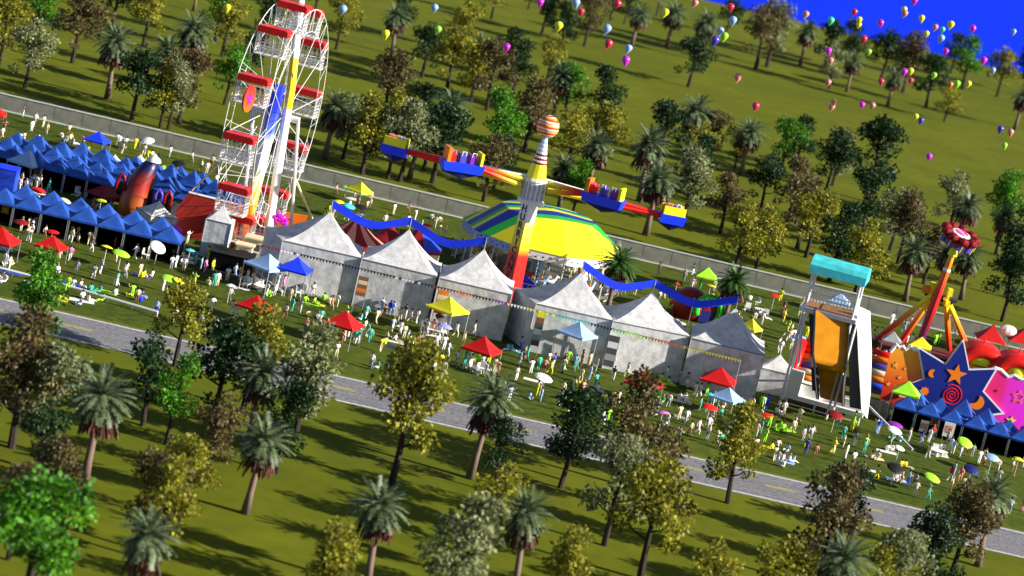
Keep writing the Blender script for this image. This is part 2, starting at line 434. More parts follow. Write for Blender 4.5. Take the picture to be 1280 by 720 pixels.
BEHIND = [  # base x, base y, height in photo pixels
 ('W',31,110,86),('B',90,79,90),('P',134,124,90),('G',42,49,88),('Y',-3,84,88),('D',139,38,85),('Y',178,60,88),('P',200,122,74),('D',164,152,94),('W',210,162,86),('Y',200,160,78),('B',223,155,92),
 ('P',228,104,86),('G',269,52,80),('Y',277,71,80),('G',280,131,78),('D',312,100,60),('D',330,52,62),('D',393,18,70),('Y',420,62,66),('D',494,50,58),('P',490,68,60),('D',527,97,68),
 ('P',405,199,84),('W',428,199,78),('Y',452,218,98),('W',484,224,86),('W',499,227,100),('P',511,225,80),('D',529,214,82),('D',540,229,104),('B',476,152,90),('Y',482,184,72),('D',520,165,62),('P',548,196,82),
 ('Y',572,66,70),('Y',614,24,62),('Y',558,114,82),('P',590,108,64),('Y',588,128,78),('B',608,138,88),('D',628,97,62),('G',614,206,92),('B',604,252,86),('D',617,235,70),
 ('D',676,45,58),('D',700,62,60),('B',730,58,66),('P',789,58,52),('P',833,60,56),('D',860,109,70),('P',690,152,72),('Y',680,112,66),('D',640,122,72),('B',655,190,92),('G',704,152,72),('D',744,166,82),
 ('Y',707,214,84),('Y',748,212,84),('P',734,240,74),('P',699,259,62),('G',716,266,66),('D',821,214,88),('P',854,202,80),('Y',868,214,62),('P',799,252,90),('P',807,294,88),('W',853,284,98),('D',866,242,74),('B',884,208,70),
 ('B',900,292,74),('Y',917,341,90),('Y',943,343,88),('D',950,265,74),('P',926,219,68),('Y',918,211,46),('G',975,216,68),('D',994,212,66),('B',983,282,84),('B',996,311,92),('Y',1007,322,88),('D',1031,246,84),('W',1040,232,66),
 ('D',1084,252,104),('D',1076,300,90),('D',1036,352,96),('Y',1067,372,98),('W',1110,318,84),('B',1122,330,92),('P',1131,377,80),('B',1154,355,74),('P',1172,366,62),('P',1201,375,68),('W',1186,292,78),('P',1196,312,70),('G',1246,302,88),('P',1245,318,62),
 ('D',1257,372,94),('D',1252,402,88),('D',1284,330,90),('P',872,76,62),('D',906,46,50),('B',944,87,86),('W',958,84,82),('P',1000,82,56),('D',1030,86,62),('D',1056,86,60),('W',1036,111,58),('P',1058,115,50),
 ('D',1100,102,66),('B',1128,116,76),('P',1109,133,46),('D',1157,134,66),('D',1188,92,50),('G',1203,112,66),('Y',1180,152,48),('Y',1246,121,62),('D',1277,120,70),('P',1268,162,52),('D',780,30,40),('B',762,26,46),('D',60,14,60),('P',242,14,50),('B',660,12,40),('W',820,20,40)]
for k, x, y, h in BEHIND: tree(k, x, y, h, 'behind the fence')
FRONT = [('G',38,440,124),('B',14,560,172),('W',52,566,136),('P',104,606,138),('D',44,612,112),('B',58,642,98),('G',26,772,178),('P',168,778,134),('Y',198,704,132),('B',176,688,120),('G',207,556,112),('D',178,532,116),
 ('Y',218,458,108),('D',266,536,140),('Y',304,512,128),('W',368,548,142),('D',345,592,116),('P',306,642,118),('P',308,560,118),('B',258,600,108),('Y',222,654,110),
 ('Y',489,606,178),('P',587,598,128),('D',616,616,92),('P',458,734,124),('W',560,792,172),('Y',606,690,112),('P',643,740,122),('Y',398,786,130),('D',704,600,108),('D',700,610,124),('W',755,682,138),('B',776,606,140),('B',814,645,112),('Y',800,724,158),
 ('Y',694,782,120),('Y',909,629,124),('B',1022,734,156),('D',1042,688,110),('P',1032,806,132),('Y',872,790,116),('Y',960,792,124),('B',1186,726,124),('D',1148,748,112),('P',1222,708,112),('W',1106,790,128),('Y',1086,796,110),('D',1180,800,90),('B',10,700,120)]
for k, x, y, h in FRONT: tree(k, x, y, h, 'beyond the road', 1.35 if (k, x) == ('G', 26) else None)
tree('Q', 757, 394, 84, 'beside the carousel', 1.35); tree('Q', 903, 410, 76, 'behind the marquees', 1.35)
# ================================================================== marquees
def tent_mat():
    m = bpy.data.materials.new('marquee canvas'); m.use_nodes = True
    n = m.node_tree.nodes; l = m.node_tree.links.new; b = n['Principled BSDF']; b.inputs['Roughness'].default_value = .75
    t = n.new('ShaderNodeTexCoord'); z = n.new('ShaderNodeTexNoise'); z.inputs['Scale'].default_value = .9; z.inputs['Detail'].default_value = 6; z.inputs['Roughness'].default_value = .65
    r = n.new('ShaderNodeValToRGB'); e = r.color_ramp.elements; e[0].position = .32; e[0].color = (.38, .38, .385, 1); e[1].position = .68; e[1].color = (.7, .7, .705, 1)
    bp = n.new('ShaderNodeBump'); bp.inputs['Strength'].default_value = .35; bp.inputs['Distance'].default_value = .2
    wv = n.new('ShaderNodeTexWave'); wv.inputs['Scale'].default_value = .33; wv.inputs['Distortion'].default_value = 1.5; wv.inputs['Detail'].default_value = 1; l(t.outputs['Object'], wv.inputs[0])
    b2_ = n.new('ShaderNodeBump'); b2_.inputs['Strength'].default_value = .06; b2_.inputs['Distance'].default_value = .06; l(wv.outputs[0], b2_.inputs['Height']); l(b2_.outputs[0], bp.inputs['Normal'])
    l(t.outputs['Object'], z.inputs[0]); l(z.outputs[0], r.inputs[0]); l(r.outputs[0], b.inputs['Base Color']); l(z.outputs[0], bp.inputs['Height']); l(bp.outputs[0], b.inputs['Normal'])
    return m
M_TENT = tent_mat()
M_SEAM = mat('canvas seam', (.2, .2, .21), .8)
M_STEEL = mat('galvanised steel', (.45, .46, .47), .35, .1, 3, .5, .5)
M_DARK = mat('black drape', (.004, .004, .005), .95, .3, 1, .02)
def peaked(mb, w, d, z0, h, n=8, m=0, pw=1.5, m2=None, skew=0):
    """tent roof: four slopes sagging from the eaves to the peak"""
    rings = []
    for i in range(n + 1):
        k = 1 - i / n
        rings.append((k, z0 + h * (1 - k) ** pw))
    vs = []
    for k, z in rings:
        for sx, sy in ((-1, -1), (1, -1), (1, 1), (-1, 1)): vs.append((sx * w / 2 * max(k, .012) - (skew * k if (sx, sy) == (-1, 1) else 0), sy * d / 2 * max(k, .012), z))
    o = len(mb.v); mb.v += vs
    for i in range(n):
        for j in range(4):
            mb.f.append((o + i * 4 + j, o + i * 4 + (j + 1) % 4, o + i * 4 + 4 + (j + 1) % 4, o + i * 4 + 4 + j)); mb.m.append(m if (j % 2 == 0 or m2 is None) else m2)
def marquee(eL, eR, apex, wall, depth, label, pole=1.5, name='marquee', ang=0, skew=0):
    a, b = at(*eL, wall), at(*eR, wall); v = b - a; w = v.length; rz = math.atan2(v.y, v.x) + ang
    c = (a + b) / 2 + Vector((-math.sin(rz), math.cos(rz), 0)) * depth / 2; c.z = 0
    h = zsolve(c, apex[1]) - wall
    t = thing(name, label, 'marquee', c, rz, 'grey marquees in a row')
    r = MB(); peaked(r, w, depth, wall, h, 9, skew=skew); r.build('roof', M_TENT, t)
    q = wall
    for nm, cc, s in (('front', (0, -depth / 2 + .06, q / 2), (w - .1, .06, q)), ('rear', (0, depth / 2 - .06, q / 2), (w - .1, .06, q)), ('l', (-w / 2 + .06, 0, q / 2), (.06, depth - .26, q)), ('r', (w / 2 - .06, 0, q / 2), (.06, depth - .26, q))):
        if nm == 'l' and skew:
            p_, q_ = Vector((-w / 2 + .06, -depth / 2 + .06, q / 2)), Vector((-w / 2 + .06 - skew, depth / 2 - .1, q / 2)); d_ = q_ - p_
            MB().box((p_ + q_) / 2, (d_.length, .06, q), math.atan2(d_.y, d_.x)).build('wall_panel', M_TENT, t); continue
        if nm == 'rear' and skew: cc, s = (-skew / 2, depth / 2 - .06, q / 2), (w - .1 + skew, .06, q)
        MB().box(cc, s).build('wall_panel', M_TENT, t)
    s = MB()
    for sy in (-1, 1): s.box((0, sy * depth / 2, q - .06), (w, .05, .1))
    for sx in (-1, 1): s.box((sx * w / 2, 0, q - .06), (.05, depth - .1, .1))
    s.build('eave_trim', M_SEAM, t)
    for sx in (-1, 1):
        for sy in (-1, 1): MB().bar((sx * (w / 2 - .02), sy * (depth / 2 - .02), 0), (sx * (w / 2 - .02), sy * (depth / 2 - .02), q), .07, 6).build('corner_pole', M_STEEL, t)
    MB().tube([(0, 0, wall + h - .3), (0, 0, wall + h + pole)], [.09, .05], 6).build('finial_pole', M_STEEL, t)
    return t, Vector((c.x, c.y, wall + h + pole)), w
WALL = 5.9
TENTS = [((353, 300), (451, 322), (400, 265)), ((452, 323), (546, 345), (497, 287)), ((549, 347), (640, 368), (597, 312)), ((670, 379), (765, 400), (715, 341)), ((766, 401), (862, 420), (810, 365)), ((864, 422), (956, 444), (908, 385))]
ORD = ['first', 'second', 'third', 'fourth', 'fifth', 'sixth', 'seventh', 'eighth', 'ninth', 'tenth', 'eleventh', 'twelfth', 'thirteenth', 'fourteenth', 'fifteenth', 'sixteenth', 'seventeenth', 'eighteenth', 'nineteenth', 'twentieth']
PEAK = []
for i, (l_, r_, a_) in enumerate(TENTS):
    lab = f'big grey peaked marquee, {ORD[i]} from the left in the long row' if i < 5 else 'big grey peaked marquee lying in the shadow of the giant slide'
    t, pk, w = marquee(l_, r_, a_, WALL, 6.2 if i in (0, 3) else 8, lab, skew=2.6 if i in (0, 3) else 0); PEAK.append(pk)
    p = t.location; LAND.append((f'the {ORD[i]} big marquee', Vector((p.x, p.y - 6, 0))))
marquee((951, 459), (992, 469), (979, 443), 3.0, 4.5, 'small pale marquee between the big grey marquees and the giant slide', .2)
marquee((189, 270), (222.5, 273), (205.6, 251), 2.9, 4.2, 'small light grey marquee right behind the blue market stalls', .2)
marquee((257.5, 273), (289.5, 280.5), (272.5, 256), 4.7, 3.2, 'small light grey marquee against the red and orange ride backdrop', .2)
marquee((131, 203), (149, 207), (140, 193), 2.5, 3.5, 'small grey marquee top showing between rear blue stalls', .1)
marquee((160, 203), (181, 208), (168, 193), 2.5, 3.5, 'small pale grey marquee top beside the dark inflatable castle', .1)
# banners on the gaps between marquees
def banner(px, y0, y1, w, cols, label):
    p = at(px, 291 + .229 * px); z1, z0 = zsolve(p, y0), zsolve(p, y1); o = thing('hanging_banner', label, 'banner', p, -YAW, 'tall banners between the marquees'); h = z1 - z0
    MB().box((0, 0, h / 2), (w, .08, h)).build('cloth', ramp_mat('banner ' + '_'.join(cols), [(i / len(cols), C[c]) for i, c in enumerate(cols)], 2, 0, h, .7, True), o, (0, 0, z0))
    for s in (-1, 1): MB().bar((s * (w / 2 + .04), 0, 0), (s * (w / 2 + .04), 0, z1 + .1), .04).build('pole', M_STEEL, o)
banner(445, 346, 370, 1.1, ['brown', 'orange', 'brown', 'cream', 'brown'], 'brown and orange tall banner between the first two marquees')
banner(543, 363, 392, 1.2, ['bright red', 'orange', 'salmon', 'cream', 'orange'], 'orange and red tall banner between the second and third marquees')
banner(665, 390, 432, .9, ['dark grey', 'grey', 'white', 'dark grey', 'brown', 'yellow'], 'narrow grey and yellow banner at the dark marquee gap')
banner(758, 420, 458, 1.2, ['dark grey', 'grey', 'dark grey', 'white', 'dark grey'], 'dark grey and white tall banner between fourth and fifth marquees')
def totem(px, py):
    p = at(px, py); o = thing('totem_pole', 'yellow and red striped totem figure before the fifth and sixth marquees', 'totem', p)
    MB().lathe([(.3, 0), (.45, .3), (.4, 1.8), (.5, 2)], 10).build('base', cm('cream'), o)
    b = MB(); k = 0
    for i in range(7): b.lathe([(.75, 2 + i * .32), (.85, 2.16 + i * .32), (.75, 2.31 + i * .32)], 10, m=i % 2)
    b.build('body', [cm('yellow'), cm('dark red')], o)
    MB().sphere((0, 0, 4.8), .6).build('head', cm('yellow'), o)
    for s in (-1, 1): MB().sphere((s * .25, -.5, 4.9), .13).build('eye', cm('black'), o)
totem(851, 472)
# bunting line in front of the marquees and long blue ribbons from peak to peak
bt = thing('bunting_line', 'long string of small coloured pennants stretched across the marquee fronts', 'bunting', at(327, 306, 5.4))
PTS = [at(327, 306, 5.4), at(420, 328, 5.3), at(640, 380, 5.4), at(800, 419, 5.2), at(926, 450, 5.4)]
base = PTS[0].copy()
bc = ['dark red', 'white', 'black', 'black', 'black', 'dark grey', 'black', 'white', 'black', 'dark red', 'bright red', 'black', 'purple', 'white', 'yellow', 'teal', 'teal', 'black', 'green', 'lime', 'orange', 'orange', 'yellow', 'yellow', 'yellow']
fl = MB(); ln = MB(); NP = 150
def polyl(pts, u):
    ls = [(pts[i + 1] - pts[i]).length for i in range(len(pts) - 1)]; d = u * sum(ls)
    for i, k in enumerate(ls):
        if d <= k or i == len(ls) - 1: return pts[i].lerp(pts[i + 1], min(1, d / k))
        d -= k
for i in range(NP):
    p = polyl(PTS, i / NP) - base; q = polyl(PTS, (i + .86) / NP) - base
    d = Vector((0, -.09, 0)); mid = (p + q) / 2 - Vector((0, .06, .36))
    fl.add([p, q, mid, p + d, q + d, mid + d], [(0, 1, 2), (5, 4, 3), (0, 3, 4, 1), (1, 4, 5, 2), (2, 5, 3, 0)], int(i / NP * len(bc) + random.uniform(-.4, .4)) % len(bc))
ln.tube([p - base for p in PTS], .05, 5)
ln.build('cord', cm('dark grey'), bt); fl.build('pennants', [cm(c) for c in bc], bt)
for sp_ in (PTS[0], PTS[-1]): MB().bar(Vector((sp_.x, sp_.y, 0)) - base, sp_ - base, .07).build('pole', M_STEEL, bt)
def ribbon(p, q, label, sag=1.3):
    o = thing('ribbon_streamer', label, 'streamer', p, 0, 'blue ribbons between marquee peaks'); m = MB(); vs = []; N = 18
    for i in range(N + 1):
        u = i / N; c = (q - p) * u; z = -sag * 4 * u * (1 - u) + .15 * math.sin(u * 9)
        for dy in (0, .05):
            vs.append(c + Vector((0, dy, z))); vs.append(c + Vector((.05 * math.sin(u * 14), dy, z - .95)))
    fs = []
    for i in range(N):
        a, b = i * 4, i * 4 + 4
        fs += [(a, a + 1, b + 1, b), (a + 2, b + 2, b + 3, a + 3), (a, b, b + 2, a + 2), (a + 1, a + 3, b + 3, b + 1)]
    fs += [(0, 2, 3, 1), (N * 4, N * 4 + 1, N * 4 + 3, N * 4 + 2)]
    m.add(vs, fs).build('ribbon', cm('blue'), o)
for a, b, lab in ((0, 1, 'blue ribbon swag between the first and second marquee peaks'), (1, 2, 'blue ribbon swag between the second and third marquee peaks'), (3, 4, 'blue ribbon swag between the fourth and fifth marquee peaks'), (4, 5, 'blue ribbon swag between the fifth and sixth marquee peaks')):
    ribbon(PEAK[a], PEAK[b], lab)

# ================================================================== market stalls
M_BLUE = mat('stall tarpaulin', (.02, .08, .38), .5, .4, .8)
M_BLUE2 = mat('stall tarpaulin shade', (.022, .09, .38), .5, .35, .8)
def stall_meshes(w, d, h, rise):
    r = MB(); peaked(r, w, d, h, rise, 5, 0, 1.15)
    for sy in (-1, 1): r.box((0, sy * d / 2, h - .1), (w, .04, .24))
    for sx in (-1, 1): r.box((sx * (w / 2 - .02), 0, h - .1), (.04, d - .08, .24))
    leg = MB().box((0, 0, h / 2), (.1, .1, h)).mesh('leg', M_STEEL)
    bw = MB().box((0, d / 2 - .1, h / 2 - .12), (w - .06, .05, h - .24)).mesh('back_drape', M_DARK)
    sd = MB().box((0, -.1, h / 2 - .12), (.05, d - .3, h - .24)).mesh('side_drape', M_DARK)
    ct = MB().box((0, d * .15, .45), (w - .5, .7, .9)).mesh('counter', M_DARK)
    return r.mesh('canopy', M_BLUE), leg, bw, sd, ct
def stall_row(p0, p1, n, h, depth, rise, lab, group, enclosed=True):
    v = p1 - p0; w = v.length / n; rz = math.atan2(v.y, v.x); bk = Vector((-math.sin(rz), math.cos(rz), 0))
    can, leg, bw, sd, ct = stall_meshes(w, depth, h, rise); ed_ = MB()
    for i in range(n):
        c = p0 + v * ((i + .5) / n) + bk * depth / 2; c.z = 0
        o = link('market_stall', None, None, c, rz); o.scale = (1, 1, random.uniform(.985, 1.015))
        if not enclosed: o.scale = (random.uniform(.95, 1.08), random.uniform(.95, 1.08), random.uniform(.86, 1.2)); o.rotation_euler.z += random.uniform(-.16, .16)
        cn = link('canopy', can, o)
        for sx in (-1, 1):
            for sy in (-1, 1): link('leg', leg, o, (sx * (w / 2 - .09), sy * (depth / 2 - .07), 0))
        if enclosed:
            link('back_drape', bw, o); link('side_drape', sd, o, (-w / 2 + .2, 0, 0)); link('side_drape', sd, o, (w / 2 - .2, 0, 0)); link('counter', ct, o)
        tag(o, lab.format(ORD[i]), 'market stall', group)
P = at(-17, 249, 2.75), at(225, 305, 2.75)
bk = Vector((-math.sin(math.atan2((P[1] - P[0]).y, (P[1] - P[0]).x)), math.cos(math.atan2((P[1] - P[0]).y, (P[1] - P[0]).x)), 0))
stall_row(P[0], P[1], 7, 2.75, 4.0, 1.5, 'blue peaked market stall with black inside, {} along the row nearest the road', 'blue stalls in the front row')
stall_row(P[0] + bk * 4.05 + (P[1] - P[0]) / 14, P[1] + bk * 4.05 - (P[1] - P[0]) / 14, 6, 2.75, 3.6, 1.6, 'blue peaked stall backing the road row, {} from the left', 'blue stalls behind the front row')
P = at(-32, 185.5, 2.6), at(138, 232, 2.6); v = P[1] - P[0]; u_ = v.normalized(); bk = Vector((-u_.y, u_.x, 0)); wst = v.length / 6
stall_row(P[0], P[1], 6, 2.6, 3.4, 1.5, 'blue peaked market stall with black inside, {} along the aisle row', 'blue stalls along the aisle')
for k in (1, 2, 3, 4):
    a = P[0] + bk * (3.45 * k) + u_ * (wst * .3 * (k % 2) + (0, 0, .6, 1.1, 2.2)[k]); n = (0, 11, 11, 10, 5)[k]
    if k == 4: a += u_ * wst * 4
    stall_row(a, a + u_ * wst * n, n, 2.6, 3.4, 1.55 + .1 * (k % 2), 'blue peaked stall roof, {} from the left in rear row ' + 'number ' + ('', 'one', 'two', 'three', 'four')[k], 'blue stalls in the crowded rear block', False)
P = at(1117, 507, 2.45), at(1292, 555, 2.45); v = P[1] - P[0]; u_ = v.normalized(); bk = Vector((-u_.y, u_.x, 0))
stall_row(P[0], P[1], 6, 2.45, 3.0, 1.3, 'blue peaked market stall before the star panel ride, {} from its left end', 'blue stalls below the star panel')
stall_row(P[0] + bk * 3.05 + u_ * .9, P[1] + bk * 3.05 + u_ * .9, 6, 2.45, 3.0, 1.5, 'blue peaked stall squeezed behind the star row, {} from the left', 'blue stalls behind the star row', False)
STALL_R = P[0].copy(); STALL_R.z = 0
# ================================================================== ferris wheel
FERRIS_A = R(-13.5)
def ferris():
    g = at(302, 301)
    ctr = atY(343, 143, g.y); ctr = Vector((ctr.x, g.y, ctr.z))
    a = FERRIS_A                                          # the axle points right and a little to the viewer
    t = thing('ferris_wheel', 'tall white ferris wheel with red roofed cage gondolas and rainbow leg', 'ferris wheel', (ctr.x, ctr.y, 0), a)
    H = ctr.z; RAD = 138 / ppm(Vector((ctr.x, ctr.y, H))); N = 12; PH = R(24); hw = 2.25
    LAND.append(('the ferris wheel', Vector((ctr.x, ctr.y - 6, 0))))
    W_ = pm('white')
    def pt(q, r, x): return Vector((x, -r * math.cos(q), H + r * math.sin(q)))     # q measured from the near side upward
    for x in (-hw, hw):
        rim = MB()
        for rr in (RAD, RAD * .8): rim.tube([pt(2 * PI * i / 45, rr, x) for i in range(45)], .05 if rr == RAD else .035, 5, closed=True)
        for i in range(45):
            rim.bar(pt(2 * PI * i / 45, RAD * .8, x), pt(2 * PI * (i + (.5 if i % 2 else -.5)) / 45, RAD, x), .022, 4)
        rim.build('rim', W_, t)
        sp_ = MB()
        for i in range(N):
            q = 2 * PI * i / N + PH
            sp_.bar(pt(q, .6, x * .5), pt(q, RAD, x), .045, 5)
        sp_.build('spokes', W_, t)
    for i in range(N):
        q = 2 * PI * i / N + PH
        for rr in (RAD, RAD * .8): MB().bar(pt(q, rr, -hw), pt(q, rr, hw), .05, 5).build('cross_bar', W_, t)
        MB().bar(pt(q, RAD * .8, -hw), pt(q + .13, RAD, hw), .03, 4).build('cross_bar', W_, t); MB().bar(pt(q, RAD * .8, hw), pt(q + .13, RAD, -hw), .03, 4).build('cross_bar', W_, t)
    MB().bar((-2.9, 0, H), (3.3, 0, H), .45, 12).build('hub', W_, t)
    # gondolas
    L_, D_, Hc = 3.7, 1.9, 2.7
    roof = MB().prism([(-L_ / 2 - .1, -.1), (L_ / 2 + .1, -.1), (L_ / 2 + .1, .5), (L_ / 2 - .15, .72), (-L_ / 2 + .15, .72), (-L_ / 2 - .1, .5)], -D_ / 2 - .1, D_ / 2 + .1).mesh('gondola_roof', pm('bright red'))
    cage = MB()
    for sy in (-1, 1):
        for i in range(7): cage.box((-L_ / 2 + L_ * i / 6, sy * D_ / 2, -Hc / 2 - .1), (.05, .05, Hc))
        for z in (-1.2, -1.65, -2.1, -2.45): cage.box((0, sy * D_ / 2, z), (L_, .05, .05))
    for sx in (-1, 1):
        for i in (-1, 0, 1): cage.box((sx * L_ / 2, i * D_ / 3.2, -Hc / 2 - .1), (.06, .06, Hc))
        for z in (-1.2, -1.65, -2.1, -2.45): cage.box((sx * L_ / 2, 0, z), (.06, D_, .07))
    cage.box((0, 0, -Hc - .1), (L_ + .1, D_ + .1, .12)); cage = cage.mesh('cage', W_)
    seat = MB().box((0, .35, -2.2), (L_ - .5, .5, .1)).mesh('bench', pm('grey'))
    for i in range(N):
        q = 2 * PI * i / N + PH
        o = link('gondola', roof, t, pt(q, RAD, 0) + Vector((0, 0, -.2)))
        link('cage', cage, o); link('bench', seat, o)
    # rainbow leg, white mast, stays (pixels of the photograph fix where they stand)
    inv = Matrix.Rotation(-a, 3, 'Z'); bc_ = Vector((ctr.x, ctr.y, 0))
    def L_at(px, py, dy): return inv @ (atY(px, py, ctr.y + dy) - bc_)
    lt, lb = L_at(350, 106, -1.0), L_at(302, 300, -3.0)
    m = ramp_mat('rainbow leg', [(0, (.3, .03, .01)), (.12, (.8, .16, .01)), (.3, (.85, .55, .02)), (.42, (.85, .8, .5)), (.5, (.8, .8, .8)), (.62, (.8, .8, .82)), (.7, (.1, .2, .8)), (.85, (.02, .04, .8)), (1, (.02, .04, .75))], 2, 1, lt.z, .35)
    MB().tube([lb + (lb - lt) * .12, lb.lerp(lt, .5), lt], [.85, .85, .75], 8).build('painted_leg', m, t)
    mt, mm, mlo = L_at(377, -8, .5), L_at(364, 110, -.5), L_at(337, 276, -2)
    my = ramp_mat('mast paint', [(0, (.8, .8, .78)), (.5, (.85, .65, .02)), (.72, (.8, .8, .78))], 2, mlo.z, mt.z, .35, True)
    MB().tube([mlo + (mlo - mm) * .3, mm, mt], [.6, .55, .5], 8).build('mast', my, t)
    MB().bar((-3.2, 7.5, 0), (-2.8, 0, H), .3, 8).build('rear_leg', W_, t); MB().bar((3.6, 7.5, 0), (3.2, 0, H), .22, 8).build('rear_leg', W_, t)
    for p, q in ((L_at(303, 176, -1), L_at(240, 238, -1)), (L_at(367, 218, 3), L_at(391, 275, 6))): MB().bar(p, q, .14, 6).build('stay', pm('cream'), t)
    dc = L_at(311, 123, -15.5)
    dsk = MB().tube([(.12, 0, 0), (-.12, 0, 0)], [1.7, 1.7], 24).build('hub_disc', ramp_mat('hub disc paint', [(0, (.75, .14, .01)), (.5, (.75, .05, .01)), (1, (.65, .02, .02))], 2, -2, 2), t, dc); dsk.rotation_euler = (0, 0, R(-7)); 
    for sx in (-1, 1):
        st = [(sx * .13, math.cos(PI / 2 + i * PI / 5) * (1.0 if i % 2 == 0 else .42), math.sin(PI / 2 + i * PI / 5) * (1.0 if i % 2 == 0 else .42)) for i in range(10)]
        MB().add(st + [(x + sx * .05, y, z) for x, y, z in st], [tuple(range(10))[::-1], tuple(range(10, 20))] + [(i, (i + 1) % 10, (i + 1) % 10 + 10, i + 10) for i in range(10)]).build('star', pm('purple'), dsk)
    MB().bar(dc, pt(R(103) - PI / 2, RAD, -hw), .09, 5).build('disc_bracket', W_, t)
    MB().box((0, 1.5, .4), (8.5, 10, .5)).build('platform', pm('dark red'), t)
    for i in range(5): MB().box((3.2, -3.7 - i * .3, .5 - i * .1), (3, .3, .12)).build('step', M_STEEL, t)
    fl = MB()
    for i in range(9):
        c = L_at(345 + random.uniform(-8, 12), 275 + random.uniform(-5, 6), -4); fl.sphere(tuple(c), .32, 7, 5); fl.bar(c, c + Vector((random.uniform(-.8, .8), 0, random.uniform(.3, .9))), .1, 4)
    c = L_at(345, 275, -4); fl.bar(c, (c.x, c.y, 0), .08)
    fl.build('flower_ornament', pm('magenta'), t)
ferris()
# red and orange backdrop panels before the wheel
def panel(name, label, cat, px, Y, th, m, low=()):
    pts = [atY(x, y, Y) for x, y in px]; o0 = Vector((sum(p.x for p in pts) / len(pts), Y, 0))
    t = thing(name, label, cat, o0)
    MB().prism([(p.x - o0.x, max(.02, p.z) if i not in low else .02) for i, p in enumerate(pts)], 0, th).build('board', m, t)
    return t, o0
YB = at(302, 301).y - 4.6
m_or = ramp_mat('orange backdrop', [(0, (.75, .09, .01)), (.5, (.8, .17, .01)), (1, (.7, .1, .01))], 0, -6, 6)
t, o0 = panel('ride_backdrop', 'dark red to orange backdrop boards behind a small grey marquee', 'backdrop', [(236, 240), (268.5, 248), (268.5, 292), (222, 284), (219, 264)], YB, .3, mat('backdrop red', (.26, .012, .008), .6), (2, 3))
pts = [atY(x, y, YB) for x, y in ((268.6, 248), (304, 257), (299, 291), (268.6, 292))]
pts[2].z = pts[3].z = .02; pts[2].x = pts[1].x
MB().prism([(p.x - o0.x, p.z) for p in pts], 0, .3).build('side_board', m_or, t)
pts = [atY(x, y, YB) for x, y in ((236, 239.5), (304, 256.5), (304, 257.8), (236, 241))]
MB().prism([(p.x - o0.x, p.z) for p in pts], -.1, .4).build('top_rail', pm('white'), t)
YB2 = at(370, 305).y + 4
panel('ride_fence', 'low orange board fence behind the first marquee beside the ferris wheel', 'fence', [(350, 264), (385, 270), (378, 290), (345, 285)], YB2, .3, m_or)
# ticket booth and black stage
def booth(px, py, w, h, label):
    p = at(px, py); t = thing('ticket_booth', label, 'booth', p, -.1)
    MB().box((0, 0, h / 2), (w, w * .8, h)).build('cabin', mat('booth cream', (.7, .6, .38), .6, .1), t)
    MB().box((0, 0, h + .1), (w + .4, w * .8 + .4, .2)).build('roof', pm('cream'), t)
    MB().box((0, -w * .4 - .01, h * .6), (w * .6, .05, h * .35)).build('window', pm('dark grey'), t)
    MB().box((0, -w * .4 - .2, h * .4), (w * .7, .4, .07)).build('counter', pm('white'), t)
booth(316, 322, 2.4, 2.5, 'cream ticket booth at the foot of the rainbow ferris leg')
booth(303, 326, 1.9, 2.0, 'smaller cream ticket booth before the ferris wheel')
p = at(286, 342); t = thing('black_stage', 'low black open fronted stage tent beside the light blue canopy', 'stage', p, -.05)
MB().box((0, 0, 1.3), (5.2, 3.4, 2.6)).build('drape', M_DARK, t); MB().box((0, 0, 2.65), (5.4, 3.6, .12)).build('roof', cm('black'), t); MB().box((0, -2.1, .25), (5.4, .7, .5)).build('platform', cm('dark grey'), t)

